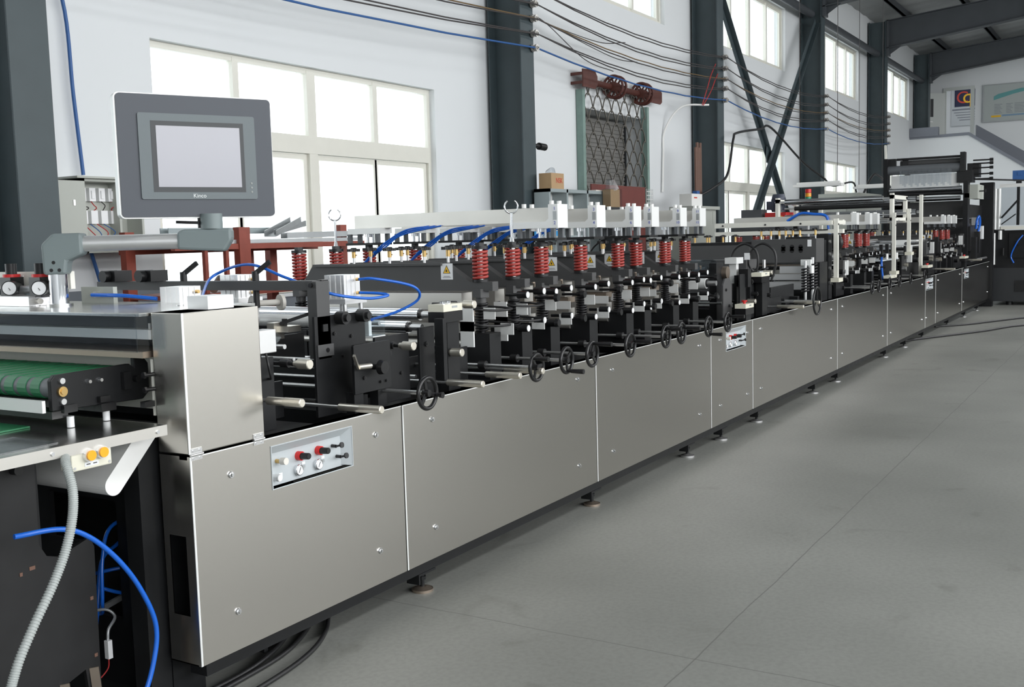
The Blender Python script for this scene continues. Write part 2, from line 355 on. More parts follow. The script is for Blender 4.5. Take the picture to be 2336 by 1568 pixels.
for i in range(3, 6):
    x0, x1 = CX[i]+0.15, CX[i+1]-0.15
    m = MB().cyl((x0, 3.92, 6.42), (x1, 3.92, 6.42), 0.085, n=16).cyl((x0, 3.92, 6.42), (x0+0.25, 3.92, 6.42), 0.05, n=12)
    tag(m.obj('tie_tube', 'girder_paint'), 'round dark tie tube under the eaves ' + ['above the cross braces', 'over the middle upper window', 'over the far upper window'][i-3], 'tube', 'tie tubes between the columns')
# cross bracing
def lbar(p, q, nm, lab):
    p = V(*p); q = V(*q); d = (q-p).normalized(); sd = d.cross(V(0, 1, 0)).normalized()
    m = MB(); m.bar(p, q, 0.012, 0.13, upv=tuple(sd)); a = p + sd*0.06; b = q + sd*0.06; m.bar(a - V(0, 0.05, 0), b - V(0, 0.05, 0), 0.10, 0.012, upv=tuple(sd))
    tag(m.obj(nm, 'column_paint'), lab, 'brace', 'cross braces')
lbar((18.05, 3.94, 6.1), (24.3, 3.94, 0.1), 'diagonal_brace', 'dark angle brace running down to the right, from the rod column towards the floor')
lbar((24.3, 3.82, 6.25), (18.1, 3.82, 0.15), 'diagonal_brace', 'dark angle brace running down to the left, from the top of the right-hand column')
tag(MB().box(21.0, 21.25, 3.885, 3.905, 2.98, 3.3).obj('gusset_plate', 'column_paint'), 'dark gusset plate where the two diagonal braces cross', 'plate')

# windows: frame meshes with a pane each
def window(n, x0, x1, z0, z1, posts, rails, sash=()):
    m = MB(); y0, y1 = 4.27, 4.33; t = 0.055
    m.box(x0, x1, y0, y1, z0, z0+t).box(x0, x1, y0, y1, z1-t, z1).box(x0, x0+t, y0, y1, z0+t, z1-t).box(x1-t, x1, y0, y1, z0+t, z1-t)
    for (x, wd, a, b) in posts: m.box(x-wd/2, x+wd/2, y0-0.004, y1+0.004, a+0.02, b-0.02)
    for z, h in rails: m.box(x0+t, x1-t, y0-0.008, y1+0.008, z-h/2, z+h/2)
    for (a, b, c, d) in sash:
        s_ = 0.05; yy0, yy1 = 4.30, 4.345
        m.box(a, b, yy0, yy1, c, c+s_).box(a, b, yy0, yy1, d-s_, d).box(a, a+s_, yy0, yy1, c+s_, d-s_).box(b-s_, b, yy0, yy1, c+s_, d-s_)
    f = struct(m.obj('window_%d' % n, 'window_pvc'))
    global ROOT
    ROOT = f.location.copy()
    MB().box(x0+0.03, x1-0.03, 4.305, 4.309, z0+0.03, z1-0.03).obj('window_pane', 'window_glass', f)
    return f
def big_window(n, x0, x1, z0, z1, tr):
    c = (x0+x1)/2; q1 = (x0+c)/2; q2 = (c+x1)/2
    window(n, x0, x1, z0, z1, [(c, 0.12, z0, z1), (q1, 0.07, tr, z1), (q2, 0.07, tr, z1)], [(tr, 0.17)],
           [(x0+0.06, q1+0.03, z0+0.06, tr-0.09), (q1, c-0.06, z0+0.06, tr-0.09), (c+0.06, q2+0.03, z0+0.06, tr-0.09), (q2, x1-0.06, z0+0.06, tr-0.09)])
big_window(1, *LOW[0], 2.56)
for n, h in enumerate(LOW[1:]): big_window(n+2, *h, 2.5)
for n, h in enumerate(HIGH):
    x0, x1, z0, z1 = h; c = (x0+x1)/2
    window(n+5, x0, x1, z0, z1, [(c, 0.1, z0, z1), (c-(x1-x0)/4, 0.06, z0, z1), (c+(x1-x0)/4, 0.06, z0, z1)], [], [(c+0.1, x1-0.06, z0+0.05, z1-0.05)])
for n, h in enumerate(OTHER):
    window(n+9, *h, [((h[0]+h[1])/2, 0.1, h[2], h[3])], [])
for n, h in enumerate(LOW[:1]):
    struct(MB().box(h[0]-0.02, h[1]+0.02, 4.17, 4.27, h[2]-0.03, h[2]).obj('trim_%d' % (n+10), 'wall_white'))

# roll shutter and lattice grille at the fourth opening
t = thing('roll_shutter', (14.6, 4.36, 1.2), 'grey roll shutter pulled down inside the wall opening behind the lattice grille', 'shutter')
m = MB()
for k in range(36): m.box(13.5, 15.75, 4.54, 4.58, 1.22+k*0.06, 1.262+k*0.06).box(13.5, 15.75, 4.555, 4.575, 1.262+k*0.06, 1.28+k*0.06)
m.obj('shutter_slats', 'shutter_grey', t)
MB().box(15.69, 15.73, 4.52, 4.6, 1.22, 3.38).obj('guide_rail', 'dark_cabinet', t)
struct(MB().box(13.4, 13.62, 4.44, 4.66, 1.0, 3.6).box(15.75, 15.95, 4.44, 4.66, 1.0, 3.6).box(13.62, 15.75, 4.44, 4.66, 3.42, 3.6).box(13.62, 15.75, 4.44, 4.66, 1.0, 1.2).obj('trim_14', 'wall_white'))
struct(MB().box(13.4, 15.95, 4.66, 4.7, 1.0, 3.6).obj('trim_11', 'shutter_grey'))
t = thing('lattice_grille', (14.5, 4.1, 2.2), 'steel lattice roll-up grille with scalloped wires hanging in front of the wall opening', 'grille')
for x in (13.42, 15.62):
    MB().box(x-0.04, x+0.04, 4.09, 4.19, 1.2, 3.65 if x < 14 else 3.60).obj('guide_channel', 'old_green', t)
rows, cols = 14, 7
for r in range(rows):   # each wire is a row of arches
    z = 1.25 + r*0.18; pts = []
    for i in range(cols*8+1):
        ph = i/8 + (0.5 if r % 2 else 0)
        pts.append((13.46 + 2.12*i/(cols*8), 4.12, z + 0.21*abs(math.sin(PI*ph))**0.7))
    MB().tube(pts, 0.010, 5).obj('lattice_wire', 'lattice_steel', t)
for k in range(1, cols): pass
t = thing('shutter_roller', (14.6, 4.05, 3.5), 'red-brown roller shaft with two spoked drums and end brackets above the lattice grille', 'roller')
MB().cyl((13.6, 4.06, 3.80), (15.7, 4.06, 3.80), 0.045).obj('shaft', 'old_red', t)
for x in (14.28, 15.25):
    m = MB().torus((x-0.06, 4.02, 3.80), (1, 0, 0), 0.155, 0.02).torus((x+0.06, 4.02, 3.80), (1, 0, 0), 0.155, 0.02).cyl((x-0.08, 4.02, 3.80), (x+0.08, 4.02, 3.80), 0.07)
    for a in range(6):
        c, s_ = math.cos(a*PI/3), math.sin(a*PI/3)
        for dx in (-0.06, 0.06): m.bar((x+dx, 4.02+0.06*c, 3.80+0.06*s_), (x+dx, 4.02+0.15*c, 3.80+0.15*s_), 0.02, 0.02, upv=(1, 0, 0))
    m.obj('drum', 'old_red', t)
MB().prism([(13.24, 3.70), (13.60, 3.70), (13.68, 3.76), (13.68, 3.88), (13.60, 3.96), (13.24, 3.94)], 'y', 4.0, 4.02).box(13.24, 13.26, 4.02, 4.195, 3.74, 3.78).box(13.24, 13.26, 4.02, 4.195, 3.86, 3.90).obj('end_bracket', 'old_red', t)
MB().prism([(15.55, 3.70), (15.92, 3.70), (15.98, 3.74), (15.98, 3.88), (15.92, 3.93), (15.55, 3.93)], 'y', 4.0, 4.02).box(15.96, 15.98, 4.02, 4.195, 3.76, 3.80).obj('end_bracket', 'old_red', t)
m = MB()
for k in range(9):
    x = 13.75+k*0.26; m.torus((x, 4.04, 3.86), (0, 1, 0.2), 0.13, 0.008, N=14, n=5, a0=0, a1=PI)
m.obj('rolled_lattice', 'lattice_steel', t)
t.location.z -= 0.04

# upstairs door, landing, stair and posters on the end wall
m = MB().box(38.96, 39.04, 2.48, 2.60, 4.7, 6.28).box(38.96, 39.04, 3.36, 3.46, 4.7, 6.28).box(38.96, 39.04, 2.60, 3.36, 6.18, 6.28)
d = struct(m.obj('door_1', 'door_grey'))
ROOT = d.location.copy()
la, lb = V(38.94, 3.40, 0), V(38.50, 3.93, 0)
def leafp(u, z, off): q = la.lerp(lb, u) + V(-0.77, -0.64, 0)*off; q.z = z; return q
MB().bar(leafp(0, 5.41, 0), leafp(1, 5.41, 0), 0.04, 1.40).obj('door_leaf', 'door_grey', d)
MB().bar(leafp(0.62, 5.62, 0.021), leafp(0.78, 5.62, 0.021), 0.008, 0.6).obj('door_glass', 'dark_cabinet', d)
MB().cyl(leafp(0.93, 5.15, 0.02), leafp(0.93, 5.15, 0.08), 0.02).bar(leafp(0.93, 5.15, 0.075), leafp(0.70, 5.15, 0.075), 0.02, 0.025).obj('door_handle', 'rod_steel', d)
struct(MB().box(39.2, 42, 4.1, 4.2, 4.6, 7).box(39.2, 42, 1.2, 1.3, 4.6, 7).box(42, 42.1, 1.2, 4.2, 4.6, 7).box(39.2, 42, 1.2, 4.2, 4.5, 4.6).obj('wall_upstairs', 'wall_white'))
area('upstairs_room_light', (40.4, 2.6, 6.9), 1.5, 1.5, 18, (0, 0, 0))
t = thing('wall_poster', (41.9, 3, 4.9), 'white poster with a navy block and two coloured letters inside the upstairs doorway', 'poster')
MB().box(41.96, 41.98, 2.2, 3.66, 5.25, 6.58).obj('sheet', 'poster_paper', t)
MB().box(41.94, 41.958, 2.5, 3.54, 5.93, 6.52).obj('navy_block', 'poster_navy', t)
MB().text('C', 0.60, (41.93, 3.28, 6.23), (0, -1, 0), (0, 0, 1), 0.002).obj('letter', 'text_red', t, label='red letter C')
MB().text('q', 0.70, (41.925, 3.10, 6.26), (0, -1, 0), (0, 0, 1), 0.002).obj('letter', 'yellow', t, label='yellow letter q')
m = MB()
for k in range(5): m.box(41.95, 41.958, 2.4, 3.62-0.06*k, 5.80-k*0.09, 5.82-k*0.09+(0.03 if k == 0 else 0))
m.obj('text_lines', 'kerb_grey', t)
t = thing('notice_board', (38.98, 1.6, 5.03), 'large framed product board with a teal machine picture, right of the upstairs door', 'poster')
MB().box(38.95, 39.0, 0.60, 2.20, 5.05, 6.24).obj('board', 'poster_grey', t)
MB().box(38.93, 38.96, 0.58, 0.62, 5.03, 6.26).box(38.93, 38.96, 2.18, 2.22, 5.03, 6.26).box(38.93, 38.96, 0.62, 2.18, 5.03, 5.06).box(38.93, 38.96, 0.62, 2.18, 6.23, 6.26).obj('frame', 'galvanised', t)
MB().prism([(1.88, 5.74), (1.30, 5.90), (0.88, 5.98), (0.88, 6.06), (1.05, 6.07), (1.75, 5.93), (1.88, 5.86)], 'x', 38.94, 38.95).obj('machine_picture', 'poster_teal', t)
m = MB()
for c, (ya, yb) in enumerate(((1.62, 1.86), (1.30, 1.5), (0.92, 1.25))):
    for k in range(7): m.box(38.942, 38.95, ya+0.03*(k % 3), yb, 5.30+k*0.048, 5.312+k*0.048)
m.obj('text_lines', 'kerb_grey', t)
MB().box(38.94, 38.95, 0.9, 1.62, 5.2, 5.25).obj('blue_strip', 'poster_blue', t)
MB().box(38.94, 38.95, 1.66, 1.95, 5.18, 5.24).obj('yellow_strip', 'yellow', t)
# landing parapet and stair flank
P = [(4.2, 0), (4.2, 4.50), (2.40, 4.52), (0.3, 3.1), (0.3, 0)]
struct(MB().prism(P, 'x', 37.2, 37.35).obj('wall_landing', 'wall_white'))
struct(MB().prism([(4.2, 4.50), (4.2, 4.58), (2.38, 4.61), (0.3, 3.21), (0.3, 3.1), (2.40, 4.52)], 'x', 37.15, 37.40).obj('trim_12', 'kerb_grey'))
struct(MB().prism([(2.40, 4.55), (2.40, 4.98), (0.0, 3.4), (0.0, 2.95)], 'x', 38.96, 39.0).obj('trim_13', 'kerb_grey'))
struct(MB().box(37.35, 39, 2.4, 4.2, 4.3, 4.45).box(37.1, 37.3, 3.3, 4.19, 4.56, 4.85).obj('floor_landing', 'kerb_grey'))

# insulators and wires
ZL = [4.62, 4.43, 4.25, 4.09, 3.89]
ZC = {2: [4.55, 4.385, 4.215, 4.04, 3.87]}
pos = ['second', 'third', 'fourth', 'fifth']
for i in (2, 3, 4, 5):
    zs = ZC.get(i, [z + (0.09 if i == 5 else 0) for z in ZL]); x = CX[i]+0.1
    for k, z in enumerate(zs):
        m = MB().cyl((x, 3.70, z), (x, 3.60, z), 0.012).cyl((x, 3.685, z), (x, 3.66, z), 0.045).cyl((x, 3.66, z), (x, 3.64, z), 0.028).cyl((x, 3.64, z), (x, 3.615, z), 0.042).cyl((x, 3.615, z), (x, 3.60, z), 0.02)
        tag(m.obj('ceramic_insulator', 'ceramic'), 'ceramic spool insulator on the column %s, %s from the top' % (['with the bracket stub', 'with the brown rods', 'right of the cross braces', 'with the leaning tube'][i-2], ['first', 'second', 'third', 'fourth', 'lowest'][k]), 'insulator', 'wire insulators')
def sag(p, q, s_, n=14, wob=0.0):
    p = V(*p); q = V(*q); out = []
    for i in range(n+1):
        t_ = i/n; c = p.lerp(q, t_); c.z -= 4*s_*t_*(1-t_); c.z += wob*math.sin(t_*41); out.append(tuple(c))
    return out
wm = ['wire_dark', 'wire_dark', 'wire_brown', 'wire_dark', 'wire_blue']
for k in range(5):
    for j in range(2):
        if k == 4 and j: continue
        pts = []; yy = 3.63-0.03*j; dz = -0.015*j
        A = (-2.2, yy, ZC[2][k]+dz)
        sp_ = [A]+[(CX[i]+0.1, yy, ZC.get(i, [z + (0.09 if i == 5 else 0) for z in ZL])[k]+dz) for i in (2, 3, 4, 5)]
        for n_, (a, b) in enumerate(zip(sp_, sp_[1:])): pts += sag(a, b, [0.22, 0.13, 0.16, 0.14][n_]+0.04*j+0.02*(k % 2), wob=0.004)[(1 if pts else 0):]
        tag(MB().tube(pts, 0.008 if k < 4 else 0.011, 6).obj('electric_wire', wm[k] if j == 0 else 'wire_dark'),
            '%s long wire strung along the columns, %s of the pair at the %s insulators' % (['dark', 'dark', 'brown', 'dark', 'blue'][k] if j == 0 else 'dark thinner', 'outer' if j == 0 else 'lower', ['topmost', 'second-highest', 'middle', 'second-lowest', 'lowest'][k]) if k < 4 else 'blue bundled wire, lowest of the wires strung along the columns', 'wire', 'wires along the columns')
for q, (a, b, c) in enumerate(((12.2, 4.33, 13.8), (12.2, 4.1, 14.2), (12.2, 4.0, 13.4))):
    tag(MB().curve([(11.9, 4.19, 4.5), (a, 4.0, 4.35), (b*0+c-0.7, 3.7, 4.2-0.14*q), (c, 3.62, 4.28-0.22*q)], 0.006, 5).obj('branch_wire', 'wire_dark'),
        'thin dark branch wire from the wall hook to the %s strung wire' % ['second', 'third', 'lowest'][q], 'wire', 'branch wires')
tag(MB().curve([(17.5, 3.66, 4.45), (17.1, 3.6, 4.2), (16.95, 3.6, 4.0), (16.8, 3.64, 3.7)], 0.008, 5).obj('red_wire', 'wire_red'), 'left of two thin red wires looping down the rod column', 'wire', 'red wires')
tag(MB().curve([(17.6, 3.66, 4.3), (17.3, 3.6, 4.15), (17.1, 3.6, 3.95), (16.85, 3.64, 3.7)], 0.008, 5).obj('red_wire', 'wire_red'), 'right of two thin red wires looping down the rod column', 'wire', 'red wires')
tag(MB().curve([(17.0, 3.60, 3.72), (16.65, 3.95, 3.68), (16.45, 4.16, 3.3), (16.4, 4.17, 2.9), (16.35, 4.17, 2.3)], 0.018, 6).obj('wall_conduit', 'white_paint'), 'white bent conduit running down the wall left of the rod column', 'conduit')
tag(MB().curve([(16.1, 3.55, 2.15), (16.9, 3.5, 2.35), (17.6, 3.5, 2.6), (17.9, 3.5, 3.2), (18.4, 3.6, 3.36), (20.0, 3.7, 3.55), (20.7, 3.7, 3.62), (22.5, 3.6, 3.05), (23.8, 3.5, 2.75), (24.6, 3.5, 2.6), (26, 3.4, 2.72), (26.4, 3.4, 2.5)], 0.022, 8).obj('power_cable', 'black_rubber'),
    'thick black power cable looping from the white box over the cross braces', 'cable')
tag(MB().curve([(26.4, 3.3, 2.3), (27.6, 3.3, 2.9), (28.4, 3.3, 2.95), (30.5, 3.4, 2.7), (32.5, 3.4, 2.62), (34.5, 2.6, 2.6), (36, 2.0, 2.6)], 0.03, 8).obj('power_cable', 'black_rubber'), 'black cable sagging past the column with the leaning tube to the tall machine', 'cable')
tag(MB().curve([(4.95, 4.14, 3.9), (5.16, 4.14, 3.43), (5.2, 4.14, 2.75), (5.24, 4.14, 2.165)], 0.014, 8).obj('wall_hose', 'wire_blue'), 'blue hose running down the wall to the top of the fuse cabinet', 'hose')
tag(MB().curve([(5.26, 4.14, 1.6), (5.33, 4.14, 1.35), (5.42, 4.14, 1.0), (5.45, 4.14, 0.4)], 0.014, 8).obj('wall_hose', 'wire_blue'), 'blue hose leaving the underside of the fuse cabinet', 'hose')
tag(MB().cyl((11.35, 3.8, 2.735), (11.62, 3.8, 2.735), 0.028, n=12).cyl((11.6, 3.8, 2.735), (11.75, 3.8, 2.73), 0.045, n=12).obj('pipe_stub', 'black_oxide'), 'short dark pipe stub with a nozzle sticking out of the second column', 'pipe')

# fuse cabinet
t = thing('fuse_cabinet', (5.3, 4.1, 1.56), 'grey-green wall fuse cabinet with its door open, behind the touch panel', 'cabinet')
MB().box(5.12, 5.66, 4.175, 4.198, 1.58, 2.13).box(5.12, 5.14, 4.0, 4.175, 1.58, 2.13).box(5.64, 5.66, 4.0, 4.175, 1.58, 2.13).box(5.12, 5.66, 4.0, 4.175, 2.11, 2.13).box(5.12, 5.66, 4.0, 4.175, 1.58, 1.60).box(5.05, 5.68, 3.96, 4.198, 2.13, 2.145).box(5.48, 5.5, 4.06, 4.175, 1.6, 2.11).obj('cabinet_body', 'cabinet_grey', t)
dd = MB().box(4.86, 5.12, 3.985, 4.0, 1.6, 2.11).obj('cabinet_door', 'cabinet_grey', t)
MB().box(5.02, 5.035, 3.978, 3.985, 1.93, 1.97).obj('door_lock', 'rod_steel', dd)
for k in range(4):
    MB().box(5.19+k*0.085, 5.245+k*0.085, 4.13, 4.175, 1.97, 2.07).box(5.205+k*0.085, 5.23+k*0.085, 4.12, 4.13, 1.99, 2.05).obj('fuse_holder', 'label_white', t)
    MB().box(5.19+k*0.09, 5.25+k*0.09, 4.13, 4.175, 1.80, 1.90).obj('socket', 'label_white', t)
for k in range(4):
    MB().curve([(5.21+k*0.09, 4.15, 1.97), (5.2+k*0.1, 4.12, 1.94), (5.26+k*0.07, 4.13, 1.92), (5.24+k*0.08, 4.15, 1.90)], 0.004, 5).obj('inner_wire', 'wire_red' if k % 2 else 'wire_dark', t)
    MB().curve([(5.22+k*0.06, 4.15, 1.80), (5.26+k*0.07, 4.11, 1.74), (5.3+k*0.05, 4.12, 1.70), (5.24+k*0.08, 4.15, 1.68)], 0.004, 5).obj('inner_wire', 'wire_red' if k % 2 == 0 else 'wire_blue', t)

# ------------------------------------------------------------ machine: frame, panels, feet
L = 22.9
m = MB()
m.box(2.5, L, 0.06, 0.14, 0.80, 0.875).box(2.5, L, 1.60, 1.68, 0.80, 0.875)          # top rails
m.box(2.5, L, 0.05, 0.13, 0.10, 0.165).box(2.5, L, 1.6, 1.68, 0.10, 0.165)            # bottom rails
for k in range(21):
    x = 2.55 + k*1.0
    m.box(x, x+0.08, 0.14, 1.6, 0.80, 0.86); m.box(x, x+0.08, 0.06, 0.13, 0.165, 0.80).box(x, x+0.08, 1.6, 1.68, 0.165, 0.8)
tag(m.obj('machine_frame', 'black_steel'), 'long black welded frame carrying the whole machine line', 'machine frame')
tag(MB().box(2.6, L, 0.15, 1.59, 0.70, 0.72).obj('drip_tray', 'black_steel'), 'flat black tray lying inside the long machine frame', 'tray')
tag(MB().box(2.5, L, 1.685, 1.70, 0.167, 0.895).obj('rear_panel', 'stainless'), 'plain stainless rear skirting of the machine line, facing the windows', 'panel')

def pneu(xa, xb, lab, full=True):
    t = thing('pneumatic_control_panel', (xa, 0.03, 0.706), lab, 'control panel', 'pneumatic control panels')
    za, zb = 0.706, 0.864; w_ = xb-xa
    m = MB().box(xa, xb, 0.035, 0.04, za, zb)
    m.add([(xa, 0, zb), (xb, 0, zb), (xb-0.03, 0.035, zb-0.035), (xa, 0.035, zb-0.035)], [(0, 1, 2, 3)])
    m.add([(xb, 0, zb), (xb, 0, za), (xb-0.03, 0.035, za+0.005), (xb-0.03, 0.035, zb-0.035)], [(0, 1, 2, 3)])
    m.box(xa-0.003, xb+0.003, -0.003, 0.0, zb, zb+0.003).box(xa-0.003, xb+0.003, -0.003, 0, za-0.003, za).box(xa-0.003, xa, -0.003, 0, za, zb).box(xb, xb+0.003, -0.003, 0, za, zb)
    m.obj('back_plate', 'grey_plate', t)
    f = w_/0.456
    for c in (0.178, 0.29):
        x = xa+c*f; z = 0.795
        r = MB().cyl((x, 0.035, z), (x, 0.015, z), 0.018, n=24).obj('regulator', 'red', t, label='red-collared pressure regulator')
        MB().cyl((x, 0.015, z), (x, -0.02, z+0.002), 0.0135, 0.0125, n=20).cyl((x, -0.02, z+0.002), (x, -0.023, z+0.002), 0.0125, 0.011, n=20).obj('knob', 'black_oxide', r)
        g = MB().torus((x-0.008, 0.022, 0.742), (0, 1, 0), 0.0185, 0.0035).cyl((x-0.008, 0.035, 0.742), (x-0.008, 0.022, 0.742), 0.018, n=24).obj('pressure_gauge', 'chrome', t)
        MB().cyl((x-0.008, 0.0225, 0.742), (x-0.008, 0.0205, 0.742), 0.0165, n=24).obj('dial_face', 'label_white', g)
        MB().bar((x-0.014, 0.019, 0.732), (x-0.003, 0.019, 0.752), 0.001, 0.0015, upv=(0, 1, 0)).obj('needle', 'text_black', g)
        for q in (0, 1): MB().box(x+0.018, x+0.036, 0.033, 0.036, 0.742+q*0.014, 0.753+q*0.014).box(x+0.021, x+0.033, 0.0325, 0.033, 0.746+q*0.014, 0.749+q*0.014).obj('name_tag', 'label_white' if q else 'galvanised', t)
    if full:
        MB().cyl((xa+0.06, 0.035, 0.797), (xa+0.06, 0.01, 0.797), 0.008, n=16).obj('valve_stem', 'brass', t)
        MB().cyl((xa+0.064, 0.012, 0.798), (xa+0.064, -0.012, 0.799), 0.0135, n=24).obj('white_knob', 'spool_white', t)
        g = MB().cyl((xa+0.045, 0.035, 0.738), (xa+0.045, 0.005, 0.738), 0.0135, n=24).obj('pressure_gauge', 'aluminium', t)
        MB().cyl((xa+0.045, 0.005, 0.738), (xa+0.045, 0.0035, 0.738), 0.0115, n=24).obj('dial_face', 'label_white', g)
        MB().box(xa+0.068, xa+0.088, 0.033, 0.036, 0.73, 0.748).box(xa+0.071, xa+0.073, 0.0325, 0.033, 0.732, 0.746).box(xa+0.078, xa+0.08, 0.0325, 0.033, 0.732, 0.746).obj('name_tag', 'label_white', t)
    for c, z in ((0.375, 0.80), (0.40, 0.753)):
        x = xa+c*f
        MB().cyl((x, 0.035, z-0.003), (x, 0.012, z-0.003), 0.007, n=12).cyl((x, 0.012, z-0.003), (x, -0.016, z+0.004), 0.0045, n=12).cyl((x, -0.014, z+0.004), (x, -0.02, z+0.005), 0.0115, n=20).obj('push_valve', 'black_plastic', t)
    return t
seams = [2.43, 3.61, 5.47, 7.35, 8.30, 11.01, 13.42, 15.96, 16.80, 19.36, 22.88]
desc = ['carrying the nearest pneumatic controls, under the stainless cover', 'second from the near end, below the first handwheel', 'third from the near end, below the row of handwheels',
        'narrow, with the second set of pneumatic controls', 'fifth from the near end, right of the second pneumatic controls', 'sixth from the near end, under the pale post', 'seventh from the near end, below the far handwheels',
        'very narrow, with the third set of pneumatic controls', 'long and dark, ninth from the near end', 'last and farthest, with the fourth set of pneumatic controls']
holes = {0: (2.817, 3.273, 0.706, 0.864), 3: (7.685, 8.135, 0.706, 0.864), 7: (16.03, 16.56, 0.706, 0.864), 9: (19.62, 20.1, 0.706, 0.864)}
for i, (a, b) in enumerate(zip(seams, seams[1:])):
    a += 0.004; b -= 0.002; zb = 0.899 if i else 0.899; za = 0.168
    t = thing('cladding_panel', (a, 0, za), 'brushed stainless side panel ' + desc[i], 'panel', 'stainless side panels of the machine line')
    m = MB()
    if i in holes:
        h = holes[i]; m.box(a, h[0], 0, 0.012, za, zb).box(h[1], b, 0, 0.012, za, zb).box(h[0], h[1], 0, 0.012, h[3], zb).box(h[0], h[1], 0, 0.012, za, h[2])
    else: m.box(a, b, 0, 0.012, za, zb)
    m.box(a, b, 0.012, 0.05, zb-0.012, zb)
    m.obj('sheet', 'stainless', t)
    MB().box(a-0.001, a+0.007, -0.0025, 0.0, za+0.001, zb-0.001).box(a+0.007, b, -0.0015, 0.0, zb-0.004, zb).obj('folded_edge_highlight', 'white_alu', t, label='folded edge of the sheet, its highlight painted as pale metal')  # pale strips paint in the light caught by the folded edge
    if i == 0:
        m = MB().box(a, a+0.004, 0.012, 0.148, za, 0.34).box(a, a+0.004, 0.012, 0.148, 0.62, zb).box(a, a+0.004, 0.012, 0.04, 0.34, 0.62).box(a, a+0.004, 0.12, 0.148, 0.34, 0.62).box(a, a+0.1, 0.012, 0.148, za, za+0.004)
        m.obj('end_flange', 'stainless', t)
    ins = 0.18 if b-a < 1.3 else 0.22
    if i == 3: ins = 0.19
    xs = [a+ins, b-ins] if b-a > 1 else [a+0.2, b-0.12]
    if i == 7: xs = [a+0.1]
    for x in xs:
        for z in (0.803, 0.308):
            if i in holes and holes[i][0]-0.02 < x < holes[i][1]+0.02 and z > 0.7: continue
            MB().cyl((x, 0, z), (x, -0.006, z), 0.013, 0.011, n=16).cyl((x, -0.006, z), (x, -0.012, z), 0.008, 0.006, n=6).obj('panel_bolt', 'chrome', t)
for i, lab in ((0, 'recessed grey pneumatic panel nearest the viewer, with a white knob and two red regulators'), (3, 'second recessed pneumatic panel, half hidden behind a handwheel'), (7, 'third recessed pneumatic panel, in the very narrow side panel'), (9, 'farthest recessed pneumatic panel')):
    pneu(holes[i][0], holes[i][1], lab)
# hinged upper cover
t = thing('stainless_cover', (2.6, 0.07, 0.905), 'tall hinged stainless cover box standing above the first side panel', 'cover')
MB().box(2.432, 2.79, 0.0, 0.148, 0.906, 1.385).obj('cover_shell', 'stainless', t, bevel=0.004)
MB().box(2.431, 2.44, -0.002, 0.0, 0.908, 1.384).obj('folded_edge_highlight', 'white_alu', t, label='folded edge with its highlight painted as pale metal')  # glint along the cover's fold painted as a pale strip
for x in (2.463, 2.755):
    h = MB().box(x-0.025, x+0.025, -0.003, 0.0, 0.885, 0.903).box(x-0.025, x+0.025, -0.003, 0, 0.906, 0.926).cyl((x-0.027, -0.004, 0.9045), (x+0.027, -0.004, 0.9045), 0.005, n=12).obj('hinge', 'rod_steel', t)
    m = MB()
    for dx in (-0.014, 0.014):
        for z in (0.892, 0.918): m.cyl((x+dx, -0.003, z), (x+dx, -0.005, z), 0.004, n=10)
    m.obj('hinge_screw', 'chrome', h)
# levelling feet
FX = [3.83, 5.56, 7.09, 7.79, 8.66, 10.42, 11.3, 13.67, 14.9, 16.2, 18.4, 20.2, 21.8]
fl = ['nearest, below the seam right of the first panel', 'second, below the seam before the long third panel', 'third, below the handwheel row', 'fourth, below the second pneumatic panel', 'fifth along the line', 'sixth along the line', 'seventh, just right of the sixth', 'eighth along the line', 'ninth along the line', 'tenth along the line', 'eleventh along the line', 'twelfth along the line', 'last before the tall end machine']
for i, x in enumerate(FX):
    t = thing('levelling_foot', (x, 0.085, 0), 'levelling foot under the machine front, ' + fl[i], 'foot', 'levelling feet along the front')
    MB().cyl((x, 0.085, 0), (x, 0.085, 0.012), 0.05, n=24).cyl((x, 0.085, 0.012), (x, 0.085, 0.022), 0.045, 0.02, n=24).obj('foot_disc', 'bronze_steel' if i < 2 else 'rod_steel', t)
    MB().cyl((x, 0.085, 0.022), (x, 0.085, 0.10), 0.011, n=12).cyl((x, 0.085, 0.055), (x, 0.085, 0.07), 0.02, n=6).obj('bolt', 'black_steel', t)
    MB().box(x-0.06, x+0.06, 0.05, 0.12, 0.088, 0.098).box(x-0.07, x-0.06, 0.05, 0.12, 0.05, 0.098).obj('bracket', 'black_steel', t)

# ------------------------------------------------------------ handwheels
def handwheel(x, lab, ang=0.3, z=0.955, r=0.066, inner=1.55, crank=0.06, y=-0.12):
    t = thing('handwheel', (x, y, z), lab, 'handwheel', 'handwheels along the machine front')
    m = MB().torus((x, y, z), (0, 1, 0), r, 0.0095, N=36, n=10)
    m.obj('rim', 'black_plastic', t)
    m = MB().cyl((x, y+0.022, z), (x, y-0.012, z), 0.015, n=16)
    for k in range(3):
        a = ang + 2*PI*k/3; m.bar((x+0.01*math.cos(a), y+0.004, z+0.01*math.sin(a)), (x+r*math.cos(a), y, z+r*math.sin(a)), 0.016, 0.007, upv=(0, 1, 0))
    m.obj('hub_and_spokes', 'black_plastic', t)
    if crank:
        a = ang; cx, cz = x+r*0.9*math.cos(a), z+r*0.9*math.sin(a)
        MB().cyl((cx, y-0.005, cz), (cx, y-0.02, cz), 0.008, n=12).cyl((cx, y-0.02, cz), (cx, y-0.02-crank, cz), 0.0105, 0.0135, n=14).obj('crank_handle', 'black_plastic', t)
    MB().cyl((x, y+0.02, z), (x, inner, z), 0.009, n=14).obj('shaft', 'rod_steel', t)
    MB().cyl((x, 0.18, z), (x, 0.22, z), 0.022, n=16).obj('shaft_collar', 'black_oxide', t)
